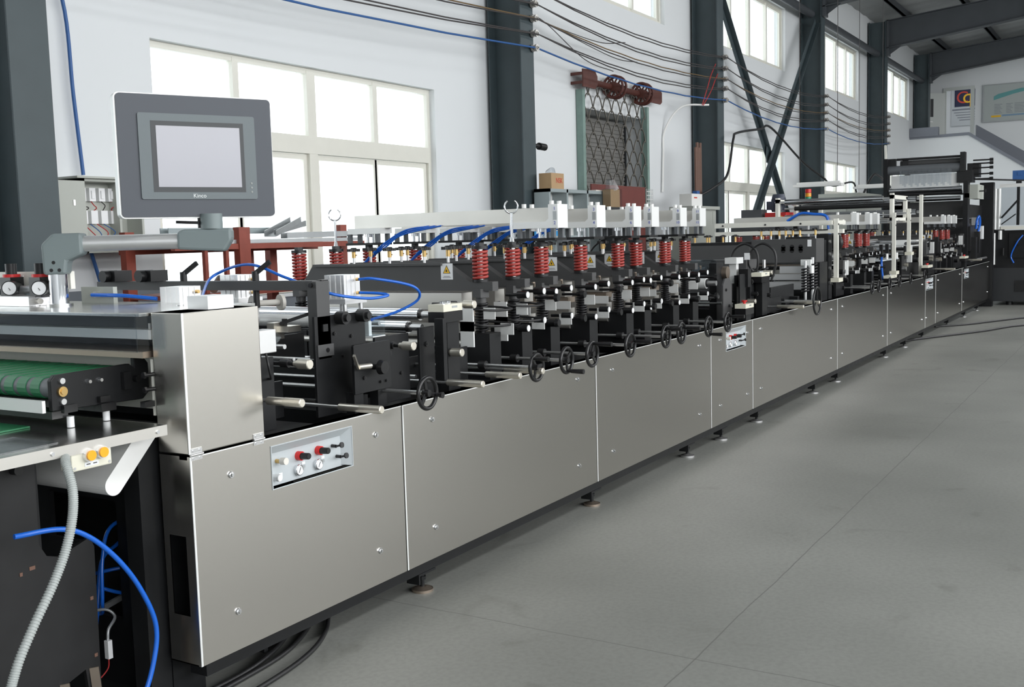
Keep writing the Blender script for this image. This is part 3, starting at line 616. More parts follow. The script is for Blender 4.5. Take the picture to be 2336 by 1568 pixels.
HW = [(3.64, 'first black handwheel from the near end, alone in front of the second panel', -0.25, 0.02), (4.58, 'second black handwheel, just behind the nickel pull rods', 2.2, 0.07), (4.90, 'third black handwheel, its crank pointing out low', -1.4, 0.075),
      (5.20, 'fourth black handwheel, above the panel seam, crank at the top', 1.2, 0.09), (5.70, 'fifth black handwheel, crank at mid height', 0.3, 0.09), (6.24, 'sixth black handwheel, left of a close pair', 0.9, 0.07),
      (6.50, 'seventh black handwheel, right of a close pair', 0.5, 0.09), (7.00, 'eighth black handwheel, crank turned down', -1.2, 0.07), (7.39, 'ninth black handwheel, right above the second pneumatic panel', 0.7, 0.09), (9.80, 'large black handwheel standing alone beside two nickel pull rods', 1.5, 0.0),
      (12.05, 'first of the far handwheels, at the left end of their row', 0.4, 0), (12.38, 'second of the far handwheels, close beside the first', 0.9, 0), (12.97, 'third of the far handwheels, at a panel seam', 0.1, 0), (13.53, 'fourth of the far handwheels', 0.6, 0), (14.24, 'fifth of the far handwheels, crank to the right', 0.2, 0.09), (15.22, 'last of the far handwheels, before the third pneumatic panel', 0.2, 0.09)]
for x, lab, a, c in HW: handwheel(x, lab, a, crank=c, r=0.125 if abs(x-9.8) < 0.01 else 0.066)

# nickel pull rods and knobs
def pull_rod(x, z, lab, y0=-0.15, ln=0.2, yin=0.75, rr=0.0165):
    t = thing('pull_rod', (x, y0, z), lab, 'pull rod', 'nickel pull rods along the machine front')
    MB().cyl((x, y0, z), (x, y0+0.003, z), rr-0.003, rr, n=24).cyl((x, y0+0.003, z), (x, y0+ln*0.5, z), rr, n=24).obj('knurled_grip', 'nickel', t)
    MB().cyl((x, y0+ln*0.5, z), (x, y0+ln-0.004, z), rr*0.94, n=24).cyl((x, y0+ln-0.004, z), (x, y0+ln, z), rr*0.94, rr*0.8, n=24).obj('sleeve', 'nickel_smooth', t)
    MB().cyl((x, y0+ln, z), (x, yin, z), 0.0075, n=14).obj('rod', 'rod_steel', t)
pull_rod(2.833, 1.033, 'short nickel pull rod coming out right beside the stainless cover', ln=0.17)
pull_rod(3.289, 0.938, 'long nickel pull rod above the nearest pneumatic panel', ln=0.22)
pull_rod(4.037, 0.942, 'nickel pull rod right of the first handwheel, lowest of three')
pull_rod(4.372, 0.939, 'nickel pull rod in the middle of the three near the second handwheel')
pull_rod(4.597, 0.935, 'nickel pull rod reaching in front of the second handwheel', ln=0.23)
pull_rod(9.26, 0.937, 'nickel pull rod left of the large lone handwheel, the lower one', ln=0.24)
pull_rod(9.78, 0.942, 'nickel pull rod crossing the large lone handwheel', ln=0.24)
pull_rod(17.6, 0.95, 'far nickel pull rod left of the farthest pneumatic panel', ln=0.3, yin=1.2)
pull_rod(20.6, 1.0, 'farthest nickel pull rod beside the tall end machine', ln=0.3, yin=0.8)
def knob(x, z, lab, y=0.05, ln=0.06, yin=0.3):
    t = thing('nickel_knob', (x, y, z), lab, 'knob', 'short nickel knobs')
    MB().cyl((x, y, z), (x, y+0.003, z), 0.0175, 0.02, n=24).cyl((x, y+0.003, z), (x, y+ln, z), 0.02, n=24).cyl((x, y+ln, z), (x, y+ln+0.02, z), 0.013, n=18).obj('knurled_grip', 'nickel', t)
    MB().cyl((x, y+ln+0.02, z), (x, yin, z), 0.008, n=12).cyl((x, y+ln+0.05, z), (x, y+ln+0.09, z), 0.017, n=12).obj('spindle', 'black_oxide', t)
knob(3.105, 1.134, 'short nickel knob right of the stainless cover, above the pull rod')
knob(3.788, 1.137, 'short nickel knob left of the cream control box post')
knob(4.171, 1.067, 'short nickel knob below the cream control box')
knob(4.291, 1.289, 'short nickel knob right of the cream control box, highest of the near four')
knob(9.0, 1.25, 'short nickel knob right of the red-button box', ln=0.08); knob(8.55, 1.03, 'short nickel knob below the red-button box level', ln=0.07)

# ------------------------------------------------------------ heat-sealing stations
def spring_stack(x, y, root, bolt=True):
    s_ = MB().helix((x, y, 1.394), 0.036, 0.0082, 8.5, 0.158, per=16).obj('compression_spring', 'spring_red', root, label='thick red compression spring')
    MB().cyl((x, y, 1.38), (x, y, 1.394), 0.042, n=20).obj('spring_seat', 'black_oxide', root)
    MB().cyl((x, y, 1.552), (x, y, 1.568), 0.044, n=20).cyl((x, y, 1.568), (x, y, 1.585), 0.026, n=6).obj('spring_cap', 'black_oxide', root)
    MB().cyl((x, y, 1.385), (x, y, 1.56), 0.017, n=12).cyl((x, y, 1.27), (x, y, 1.30), 0.019, n=12).obj('guide_rod', 'rod_steel', root)
    MB().cyl((x, y, 1.30), (x, y, 1.345), 0.048, n=6).cyl((x, y, 1.27), (x, y, 1.30), 0.028, n=16).obj('guide_collar', 'grey_steel', root)
    MB().cyl((x, y, 1.115), (x, y, 1.275), 0.018, n=12).helix((x, y, 1.12), 0.031, 0.0065, 10, 0.15, n=5, per=12).obj('return_spring', 'spring_black', root)
    yo = y-0.08
    MB().box(x-0.055, x+0.055, y-0.08, y+0.12, 0.875, 1.115).box(x-0.06, x-0.055, y-0.08, y+0.12, 0.875, 0.95).obj('base_block', 'black_steel', root)
def star_knob(x, y, z, parent, h=0.07):
    k = MB().lobed((x, y, 0), 0.033, z+h-0.002, z+h+0.014).cyl((x, y, z+h+0.014), (x, y, z+h+0.020), 0.02, 0.014, n=16).obj('star_knob', 'black_plastic', parent)
    MB().cyl((x, y, z), (x, y, z+0.035), 0.008, n=12).obj('knob_stem', 'rod_steel', k)
    MB().cyl((x, y, z+0.033), (x, y, z+h), 0.0115, n=12).cyl((x, y, z+0.048), (x+0.018, y-0.006, z+0.048), 0.004, n=8).obj('brass_sleeve', 'brass', k)
def warning(x, ya, za, parent, w_=0.075, h=0.085):
    g = MB().box(x-0.0015, x, ya, ya+w_, za, za+h).obj('warning_sign', 'label_white', parent, label='white warning sign with a yellow triangle')
    c = ya+w_/2; X = x-0.0022
    MB().prism([(c-0.024, za+0.032), (c+0.024, za+0.032), (c, za+0.076)], 'x', X, x-0.0015).obj('triangle_border', 'text_black', g)
    MB().prism([(c-0.019, za+0.0345), (c+0.019, za+0.0345), (c, za+0.070)], 'x', X-0.0006, X).obj('triangle', 'yellow', g)
    MB().prism([(c-0.004, za+0.040), (c+0.006, za+0.042), (c+0.002, za+0.054), (c-0.003, za+0.052)], 'x', X-0.001, X-0.0006).box(X, x-0.0015, c-0.02, c+0.02, za+0.016, za+0.018).box(X, x-0.0015, c-0.026, c+0.026, za+0.010, za+0.012).obj('symbol', 'text_black', g)
def station(x, lab, knobs, sign=0.40, loops=False, dials=True, grp='heat sealing stations'):
    t = thing('sealing_station', (x, 0.25, 0.875), lab, 'sealing station', grp)
    pr = [(0.16, 1.335), (0.16, 1.382), (0.30, 1.382), (0.46, 1.483), (1.37, 1.483), (1.45, 1.382), (1.60, 1.382), (1.60, 1.335)]
    MB().prism(pr, 'x', x-0.028, x+0.028).box(x-0.045, x+0.045, 0.47, 1.36, 1.470, 1.484).obj('pressing_beam', 'grey_steel', t)
    spring_stack(x, 0.25, t); spring_stack(x, 1.5, t)
    MB().box(x-0.05, x+0.05, 0.34, 1.4, 1.235, 1.325).obj('heating_bar', 'beam_steel', t)
    MB().box(x-0.045, x+0.045, 0.32, 1.42, 1.20, 1.232).obj('insulating_strip', 'bronze_steel', t)
    MB().box(x-0.04, x+0.04, 0.32, 1.42, 1.10, 1.165).cyl((x-0.06, 0.3, 1.06), (x-0.06, 1.45, 1.06), 0.018, n=14).obj('lower_bar', 'beam_steel', t)
    for k, (dx, y) in enumerate(knobs): star_knob(x+dx, y, 1.484, t)
    if sign is not None: warning(x-0.028, sign, 1.395, t)
    MB().box(x-0.06, x-0.055, 0.13, 0.2, 1.19, 1.25).obj('end_bracket', 'white_alu', t)
    MB().box(x+0.07, x+0.075, 0.1, 0.18, 1.10, 1.16).obj('end_bracket', 'white_alu', t)
    if dials:
        for dx, z in ((-0.095, 1.30), (-0.095, 1.12), (0.085, 1.31), (0.085, 1.15)):
            d_ = MB().cyl((x+dx, 0.165, z), (x+dx, 0.105, z), 0.020, n=20).cyl((x+dx, 0.24, z), (x+dx, 0.165, z), 0.009, n=12).obj('adjuster', 'black_plastic', t)
            MB().cyl((x+dx, 0.105, z), (x+dx, 0.103, z), 0.017, n=20).obj('adjuster_disc', 'label_white', d_)
        for z in (1.27, 1.13):
            MB().cyl((x+0.15, 0.2, z), (x+0.15, 0.07, z), 0.008, n=12).cyl((x+0.15, 0.07, z), (x+0.15, 0.05, z), 0.024, 0.02, n=20).obj('small_knob', 'black_plastic', t)
        MB().box(x+0.028, x+0.045, 0.14, 0.15, 1.355, 1.362).box(x+0.045, x+0.05, 0.14, 0.15, 1.335, 1.362).obj('latch', 'bronze_steel', t)
        MB().box(x-0.055, x-0.05, 0.30, 0.42, 1.16, 1.21).obj('terminal_plate', 'white_alu', t)
    if loops:
        for z in (1.235, 1.155):
            MB().curve([(x-0.02, 0.33, z+0.02), (x-0.13, 0.28, z+0.02), (x-0.14, 0.16, z+0.01), (x-0.02, 0.12, z), (x+0.12, 0.14, z), (x+0.12, 0.3, z+0.01)], 0.0065, 6).obj('cable_loop', 'black_rubber', t)
            MB().box(x-0.16, x-0.15, 0.2, 0.28, z-0.10, z+0.03).obj('terminal_plate', 'white_alu', t)
    return t
K = lambda *a: a
station(4.66, 'nearest heat-sealing station, without a white air block above, black cable loops at its springs', K((0, 0.45), (0.02, 0.62), (0, 0.84), (0.01, 1.1)), 0.405, True, False)
station(4.99, 'second heat-sealing station, below the chrome open-ring hook', K((0, 0.62), (-0.01, 1.0), (0.02, 1.25)), None, True)
st3 = station(5.31, 'third sealing station along the line, under the white block numbered one and two', K((0, 0.36), (0.01, 0.5), (0, 0.75), (0, 1.2)))
for x, lab in ((5.80, 'fourth sealing station along the line, under the white block numbered three and four'), (6.33, 'fifth sealing station along the line, under the white block numbered five and six'), (6.62, 'sixth sealing station along the line, under the white block numbered seven and eight'),
               (7.12, 'seventh sealing station along the line, under the white block numbered nine and ten'), (7.50, 'last of the near sealing stations, beside the curved clear guard')):
    dup(st3, x-5.31, label=lab)
def ring_hook(x, y, lab):
    t = thing('ring_hook', (x, y, 1.585), lab, 'hook', 'open-ring hooks')
    MB().cyl((x, y, 1.585), (x, y, 1.74), 0.008, n=12).cyl((x, y, 1.585), (x, y, 1.61), 0.014, 0.009, n=12).obj('stem', 'chrome', t)
    # ring opens upward and faces the viewer
    MB().torus((x, y, 1.775), (0.85, 0.52, 0), 0.036, 0.0045, N=30, n=8, a0=-PI/2+0.55, a1=1.5*PI-0.55).obj('open_ring', 'chrome', t)
ring_hook(4.99, 0.25, 'front chrome open-ring hook standing on a red spring')
ring_hook(4.99, 1.5, 'rear chrome open-ring hook in front of the large window')

def actuator(x, n1, n2, lab, pre='actuator'):
    t = thing('air_actuator', (x, 0.25, 1.585), lab, 'air actuator', 'air actuator beams')
    MB().box(x-0.012, x+0.05, 0.13, 1.60, 1.690, 1.772).obj('cross_beam', 'beam_steel', t)
    m = MB().box(x-0.06, x+0.06, 0.105, 0.42, 1.655, 1.692)
    m.prism([(0.105, 1.692), (0.105, 1.788), (0.165, 1.788), (0.165, 1.708), (0.185, 1.692)], 'x', x-0.06, x+0.06).obj('front_block', 'white_alu', t)
    MB().box(x-0.06, x+0.06, 1.36, 1.62, 1.655, 1.690).obj('rear_block', 'white_alu', t)
    MB().box(x-0.0605, x-0.060, 0.112, 0.135, 1.70, 1.755).obj('grey_strip', 'galvanised', t)
    for s_, z in ((n1, 1.763), (n2, 1.683)):
        nl = MB().box(x-0.0615, x-0.060, 0.110, 0.137, z-0.015, z+0.015).obj('number_label', 'label_white', t)
        MB().text(s_, 0.026, (x-0.0617, 0.1235, z), (0, -1, 0), (0, 0, 1)).obj('number', 'text_blue', nl)
    for dx, y in ((-0.045, 0.15), (0.045, 0.15), (-0.045, 0.33), (0.045, 0.33)):
        MB().cyl((x+dx, y, 1.772 if y > 0.2 else 1.788), (x+dx, y, 1.795 if y > 0.2 else 1.808), 0.0135, n=14).obj('cap_bolt', 'white_paint', t)
    for y0 in (0.25, 1.5):
        MB().box(x-0.07, x+0.07, y0-0.13, y0+0.13, 1.585, 1.600).obj('carrier_plate', 'black_steel', t)
        for dx in (-0.05, 0.05):
            for dy in (-0.11, 0.11): MB().box(x+dx-0.012, x+dx+0.012, y0+dy-0.012, y0+dy+0.012, 1.600, 1.655).obj('pillar', 'motor_grey', t)
        MB().cyl((x-0.01, y0, 1.60), (x-0.01, y0, 1.655), 0.009, n=12).cyl((x+0.02, y0-0.02, 1.60), (x+0.02, y0-0.02, 1.655), 0.007, n=12).cyl((x, y0, 1.635), (x, y0, 1.655), 0.022, n=14).obj('piston_rod', 'chrome', t)
    return t
for x, a, b, lab in ((5.31, '1', '2', 'long silver air actuator beam with a white end block numbered one and two'), (5.80, '3', '4', 'white-ended air actuator beam numbered three and four'), (6.33, '5', '6', 'white-ended air actuator beam numbered five and six'),
                     (6.62, '7', '8', 'white-ended air actuator beam numbered seven and eight'), (7.12, '9', '10', 'white-ended air actuator beam numbered nine and ten'), (7.50, '11', '12', 'white-ended air actuator beam numbered eleven and twelve, last of the near six')):
    actuator(x, a, b, lab)
for k, (x, lab) in enumerate(((5.31, 'first'), (5.80, 'second'), (6.33, 'third'), (6.62, 'fourth'), (7.12, 'fifth'))):
    m = MB()
    for q in range(3):
        o_ = 0.014*q
        m.curve([(x-0.02, 1.02+o_-0.06*q, 1.69), (x-0.04, 1.18+o_, 1.67-o_), (x-0.06, 1.32, 1.60-o_), (x-0.08+o_, 1.44, 1.51), (x-0.09, 1.58+o_, 1.37)], 0.0055, 6)
    tag(m.obj('air_hose_bundle', 'blue_hose'), '%s blue air hose bundle from the left hanging behind the silver actuator beams' % lab, 'hose', 'blue hose bundles')
tag(MB().box(9.6, 10.6, 2.7, 3.1, 1.58, 1.62).box(9.65, 9.7, 2.72, 2.77, 0, 1.58).box(10.5, 10.55, 2.72, 2.77, 0, 1.58).box(9.65, 9.7, 3.0, 3.05, 0, 1.58).box(10.5, 10.55, 3.0, 3.05, 0, 1.58).obj('work_stand', 'shelf_grey'), 'grey stand holding the blue bin behind the actuator blocks', 'stand')
t = thing('blue_bin', (10.1, 2.85, 1.62), 'blue storage bin seen between the white actuator blocks', 'bin')
MB().box(9.95, 10.25, 2.75, 2.95, 1.62, 1.76).obj('bin_body', 'blue_bin', t)

# ------------------------------------------------------------ the run between the cover and the sealing stations
t = thing('black_gantry', (3.3, 0.3, 1.15), 'black square-bar gantry frame with clamp levers behind the stainless cover', 'gantry frame')
MB().box(3.35, 3.43, 0.22, 0.27, 1.12, 1.445).box(3.34, 3.44, 0.215, 0.22, 1.13, 1.18).obj('front_post', 'grey_steel', t)
MB().box(3.36, 3.42, 0.25, 1.62, 1.408, 1.448).obj('top_bar', 'grey_steel', t)
MB().box(3.36, 3.42, 1.57, 1.62, 0.88, 1.41).obj('rear_post', 'grey_steel', t)
for y in (1.05, 0.60):
    MB().cyl((3.39, y, 1.448), (3.39, y, 1.49), 0.016, n=12).bar((3.39, y, 1.48), (3.41, y-0.07, 1.53), 0.014, 0.02).cyl((3.39, y, 1.33), (3.39, y, 1.41), 0.014, n=10).obj('clamp_lever', 'black_oxide', t)
MB().box(3.41, 3.45, 0.24, 0.27, 1.40, 1.45).obj('corner_block', 'black_plastic', t)
MB().cyl((3.35, 0.245, 1.43), (3.34, 0.245, 1.43), 0.01, n=8).obj('joint_bolt', 'black_plastic', t)
MB().box(3.375, 3.405, 0.212, 0.22, 1.235, 1.265).obj('joint_bolt', 'black_plastic', t)
MB().cyl((3.40, 0.22, 1.155), (3.40, 0.212, 1.155), 0.01, n=8).obj('joint_bolt', 'black_plastic', t)
for y, lab in ((1.50, 'left'), (1.25, 'right')):
    tag(MB().box(3.33, 3.43, y-0.05, y+0.05, 1.449, 1.50).cyl((3.38, y, 1.475), (3.30, y, 1.475), 0.028, n=14).obj('clamp_block', 'black_steel'), lab + ' black clamp block sitting on the gantry bar', 'clamp', 'clamp blocks')
# side plates
def plate(x0, x1, y, z0, z1, nm, lab, cat='side plate', bolts=(), th=0.014, mt='black_steel', cham=0.0):
    t = thing(nm, ((x0+x1)/2, y, z0), lab, cat)
    pts = [(x0, z0), (x1, z0), (x1, z1-cham), (x1-cham, z1), (x0+cham, z1), (x0, z1-cham)] if cham else [(x0, z0), (x1, z0), (x1, z1), (x0, z1)]
    MB().prism(pts, 'y', y, y+th).obj('plate', mt, t, bevel=0.002)
    for bx, bz, br in bolts: MB().cyl((bx, y, bz), (bx, y-0.008, bz), br, n=12).cyl((bx, y-0.008, bz), (bx, y-0.010, bz), br*0.5, n=6).obj('bolt', 'black_oxide', t)
    return t
t = plate(3.33, 3.66, 0.22, 0.875, 1.30, 'bearing_plate', 'black bearing side plate at the foot of the gantry', bolts=((3.45, 1.22, 0.008), (3.56, 1.2, 0.008), (3.5, 1.12, 0.006)))
for x in (3.48, 3.62):
    MB().cyl((x, 0.22, 1.285), (x, 0.175, 1.285), 0.028, n=18).cyl((x, 0.175, 1.285), (x, 0.16, 1.285), 0.016, n=14).obj('cam_roller', 'black_oxide', t)
t = plate(3.43, 3.68, 0.10, 0.965, 1.175, 'square_guard_plate', 'square black guard plate with a round knob, above the first handwheel shaft', bolts=((3.49, 1.03, 0.008), (3.6, 1.0, 0.006), (3.64, 1.0, 0.006)), cham=0.006)
MB().cyl((3.555, 0.10, 1.07), (3.555, 0.06, 1.07), 0.012, n=14).cyl((3.555, 0.06, 1.07), (3.555, 0.035, 1.07), 0.032, 0.028, n=24).obj('round_knob', 'black_plastic', t)
MB().cyl((3.50, 0.07, 1.082), (3.42, 0.07, 1.085), 0.012, n=12).bar((3.42, 0.07, 1.08), (3.37, 0.05, 1.14), 0.01, 0.012).obj('clamp_lever', 'nickel_smooth', t)
MB().box(3.44, 3.50, 0.115, 0.16, 0.875, 0.97).obj('foot', 'black_steel', t)
MB().box(3.60, 3.66, 0.115, 0.16, 0.875, 0.97).obj('foot', 'black_steel', t)
plate(3.70, 3.95, 0.20, 0.875, 1.18, 'side_plate', 'black side plate right of the square guard plate', bolts=((3.8, 1.1, 0.012), (3.88, 1.0, 0.008)))
plate(2.86, 3.06, 0.20, 0.875, 1.165, 'side_plate', 'black side plate just right of the stainless cover', bolts=((2.95, 1.08, 0.010), (2.98, 0.98, 0.008)))
plate(3.98, 4.10, 0.16, 0.875, 1.20, 'side_plate', 'narrow black side plate left of the cream control box post', bolts=((4.03, 1.12, 0.012),))
plate(4.33, 4.50, 0.24, 0.875, 1.06, 'side_plate', 'low black side plate between the control box and the first sealing station', bolts=((4.4, 1.0, 0.01),))
for k, (x0, x1) in enumerate(((2.66, 3.3), (3.75, 4.55), (4.6, 5.1), (5.15, 6.0), (6.1, 7.0), (7.05, 8.0))):
    tag(MB().box(x0, x1, 0.385, 0.40, 0.875, 1.03).box(x0, x1, 1.39, 1.405, 0.875, 1.1).box(x0, x0+0.02, 0.40, 1.39, 0.875, 1.02).obj('inner_cradle', 'black_steel'), 'low black inner cradle of the machine, ' + ['behind the stainless cover', 'behind the cream control box', 'behind the first sealing springs', 'behind the third and fourth handwheels', 'behind the fifth and sixth handwheels', 'below the last near actuator'][k], 'cradle', 'inner cradles')
# chrome rollers
def roller(x, z, r, y0, y1, lab, mt='chrome', ax=0.01, grp='chrome rollers before the sealing stations'):
    t = thing('web_roller', (x, (y0+y1)/2, z-r), lab, 'roller', grp)
    MB().cyl((x, y0+0.03, z), (x, y1-0.03, z), r, n=28).obj('roller_shell', mt, t)
    MB().cyl((x, y0+0.02, z), (x, y0+0.03, z), r*0.8, n=20).cyl((x, y1-0.03, z), (x, y1-0.02, z), r*0.8, n=20).obj('end_cap', 'black_plastic', t)
    MB().cyl((x, y0-0.05, z), (x, y0+0.02, z), ax, n=12).cyl((x, y1-0.02, z), (x, y1+0.05, z), ax, n=12).obj('axle', 'rod_steel', t)
roller(4.20, 1.245, 0.030, 0.28, 1.55, 'upper chrome roller ending left of the cream control box', ax=0.017)
roller(4.10, 1.19, 0.030, 0.28, 1.55, 'lower chrome roller ending left of the cream control box', ax=0.016)
roller(3.18, 1.19, 0.026, 0.30, 1.55, 'chrome roller ending at the gantry post, in front of the small clamp')
roller(3.62, 1.255, 0.028, 0.36, 1.55, 'wide bright roller under the white spool', mt='white_alu')
roller(3.80, 1.235, 0.024, 0.30, 1.55, 'bright roller between the spool and the clear cube', mt='aluminium')
roller(3.05, 1.07, 0.024, 0.26, 1.55, 'dark rubber roller low behind the silver block', mt='black_rubber')
for x, z, y1, lab in ((3.22, 1.135, 1.5, 'thin steel bar behind the silver sensor block'), (3.72, 0.985, 1.5, 'thin steel bar low behind the square guard plate'), (4.25, 0.99, 1.5, 'thin steel bar low behind the cream control box post'), (4.05, 0.96, 1.5, 'thin steel bar below the pull rods'), (2.9, 1.06, 1.5, 'thin steel bar beside the stainless cover')):
    tag(MB().cyl((x, 0.24, z), (x, y1, z), 0.008, n=12).obj('cross_bar', 'rod_steel'), lab, 'bar', 'thin cross bars')
# air cylinders
def air_cyl(x, y, lab, z0=1.30, rods=True):
    t = thing('air_cylinder', (x, y, z0-0.08), lab, 'air cylinder', 'square silver air cylinders')
    h = 0.105; m = MB().box(x-0.055, x+0.055, y-0.055, y+0.055, z0+0.022, z0+0.022+h)
    for d_ in (-0.03, 0.0, 0.03): m.box(x-0.058, x-0.055, y+d_-0.008, y+d_+0.008, z0+0.024, z0+0.02+h).box(x+d_-0.008, x+d_+0.008, y-0.058, y-0.055, z0+0.024, z0+0.02+h)
    m.obj('cylinder_body', 'aluminium', t)
    MB().box(x-0.075, x+0.075, y-0.075, y+0.075, z0, z0+0.022).obj('mounting_plate', 'aluminium', t)
    if rods:
        for dx, dy in ((-0.055, -0.055), (0.055, -0.055), (-0.055, 0.055), (0.055, 0.055)): MB().cyl((x+dx, y+dy, z0-0.10), (x+dx, y+dy, z0), 0.011, n=14).obj('rod', 'rod_steel', t)
    for z in (z0+0.045, z0+0.105): MB().cyl((x+0.03, y-0.055, z), (x+0.03, y-0.072, z), 0.008, n=6).obj('air_fitting', 'brass', t)
air_cyl(3.66, 0.34, 'square silver air cylinder on four rods right of the gantry post', z0=1.335)
air_cyl(3.50, 0.82, 'square silver air cylinder behind the gantry bar, left of the spool', z0=1.345)
air_cyl(2.95, 0.58, 'square silver air cylinder rising behind the stainless cover', z0=1.32)
tag(MB().box(2.58, 2.70, 0.03, 0.13, 1.386, 1.432).obj('silver_block', 'aluminium'), 'small ribbed silver block on top of the stainless cover', 'block')
tag(MB().box(2.60, 2.80, 0.35, 0.9, 1.34, 1.36).obj('flat_plate', 'black_steel'), 'flat dark plate between the cover and the silver cylinder', 'plate')
H1 = [(3.69, 0.268, 1.44), (3.72, 0.20, 1.44), (3.86, 0.10, 1.40), (3.93, 0.12, 1.34), (3.88, 0.20, 1.285), (3.80, 0.3, 1.25)]
tag(MB().curve(H1, 0.0065, 8).obj('air_hose', 'blue_hose'), 'blue air hose curling right from the cylinder beside the gantry post', 'hose')
tag(MB().curve([(3.69, 0.268, 1.38), (3.73, 0.19, 1.375), (3.74, 0.15, 1.365), (3.62, 0.17, 1.36), (3.46, 0.24, 1.39), (3.42, 0.45, 1.46), (3.40, 0.65, 1.52), (3.38, 0.85, 1.47), (3.1, 0.62, 1.40), (2.99, 0.50, 1.39)], 0.0065, 8).obj('air_hose', 'blue_hose'), 'long blue air hose arching over the gantry bar between two silver cylinders', 'hose')
tag(MB().curve([(2.80, 0.93, 1.42), (2.84, 0.78, 1.415), (2.90, 0.66, 1.40)], 0.008, 8).obj('air_hose', 'blue_hose'), 'short blue air hose entering the cylinder behind the cover from the left', 'hose')
t = thing('valve_plate', (2.85, 1.0, 1.34), 'pale valve plate with two hose fittings left of the silver cylinder', 'valve')
MB().box(2.85, 2.87, 0.86, 1.06, 1.33, 1.45).obj('plate', 'cabinet_grey', t)
for z in (1.42, 1.37): MB().cyl((2.85, 0.95, z), (2.83, 0.95, z), 0.014, n=6).cyl((2.83, 0.95, z), (2.815, 0.945, z), 0.009, n=10).obj('fitting', 'rod_steel', t)
t = thing('thread_spool', (3.5, 0.6, 1.31), 'white plastic spool standing on edge on the chrome rollers', 'spool')
y0 = 0.52
MB().cyl((3.42, 0.66, 1.345), (3.435, 0.655, 1.345), 0.036, n=28).cyl((3.53, 0.60, 1.345), (3.545, 0.595, 1.345), 0.036, n=28).cyl((3.43, 0.657, 1.345), (3.54, 0.60, 1.345), 0.014, n=16).obj('spool_body', 'spool_white', t)
MB().cyl((3.405, 0.668, 1.345), (3.421, 0.66, 1.345), 0.008, n=12).obj('axle', 'black_plastic', t)
t = thing('toggle_clamp', (3.32, 0.38, 1.20), 'small nickel toggle clamp with a black lever resting on the rollers', 'clamp')
MB().box(3.28, 3.34, 0.40, 0.44, 1.205, 1.275).box(3.30, 3.38, 0.34, 0.41, 1.235, 1.26).obj('clamp_body', 'nickel_smooth', t)
MB().bar((3.32, 0.40, 1.27), (3.40, 0.28, 1.315), 0.02, 0.014).bar((3.33, 0.39, 1.23), (3.33, 0.385, 1.29), 0.016, 0.016).obj('lever', 'black_oxide', t)
t = thing('sensor_block', (3.02, 0.25, 1.18), 'matt silver sensor block right of the stainless cover', 'block')
MB().box(2.93, 3.05, 0.17, 0.24, 1.185, 1.275).obj('block_body', 'aluminium', t, bevel=0.003)
MB().prism([(3.05, 1.195), (3.09, 1.24), (3.05, 1.265)], 'y', 0.18, 0.23).obj('clear_fin', 'acrylic_clear', t)
MB().curve([(2.99, 0.17, 1.185), (2.98, 0.15, 1.14), (3.0, 0.16, 1.09), (3.03, 0.2, 1.08)], 0.005, 6).obj('sensor_cable', 'black_rubber', t)
MB().box(2.96, 3.0, 0.205, 0.235, 1.16, 1.19).obj('bracket', 'black_steel', t)
t = thing('clear_cube', (3.75, 0.25, 1.19), 'clear plastic cover cube behind the square guard plate', 'cover')
MB().box(3.70, 3.79, 0.21, 0.29, 1.185, 1.275).obj('cube_shell', 'acrylic_clear', t, bevel=0.002)
MB().box(3.71, 3.73, 0.24, 0.27, 1.186, 1.25).box(3.70, 3.79, 0.21, 0.29, 1.175, 1.184).obj('sensor_core', 'white_alu', t)

def button_box(x, y, z, lab, btn='chrome', post=True, w_=0.115, nb=2, red=False, cable=True):
    t = thing('button_box', (x, y, z-0.3), lab, 'button box', 'cream button boxes')
    MB().box(x-w_/2, x+w_/2, y-0.045, y+0.045, z, z+0.035).obj('box_lid', 'cream_plastic', t, bevel=0.002)
    MB().box(x-w_/2, x+w_/2, y-0.045, y+0.045, z-0.05, z-0.001).obj('box_base', 'black_plastic', t)
    for k in range(nb):
        bx = x-0.022+0.044*k if nb > 1 else x
        if red: MB().cyl((bx, y, z+0.035), (bx, y, z+0.05), 0.012, n=16).cyl((bx, y, z+0.05), (bx, y, z+0.06), 0.022, n=20).obj('push_button', 'red', t, label='red mushroom button')
        else: MB().cyl((bx, y, z+0.035), (bx, y, z+0.047), 0.015, n=20).obj('push_button', btn, t)
    MB().box(x-0.01, x+0.035, y-0.0462, y-0.045, z+0.016, z+0.026).obj('box_label', 'galvanised', t)
    if post: MB().box(x-0.02, x+w_/2, y-0.02, y+0.04, 0.875, z-0.05).obj('post', 'black_steel', t)
    if cable: MB().curve([(x-w_/2, y-0.03, z-0.03), (x-w_/2-0.04, y-0.05, z-0.06), (x-w_/2-0.03, y-0.05, z-0.16), (x-w_/2-0.04, y-0.04, z-0.26)], 0.006, 6).obj('box_cable', 'black_rubber', t)
button_box(4.17, 0.14, 1.265, 'cream and black button box with two chrome buttons on a black post', w_=0.16)
plate(4.03, 4.06, 0.06, 0.95, 1.24, 'upright_bar', 'flat black upright bar left of the cream button box', cat='bar', th=0.05)

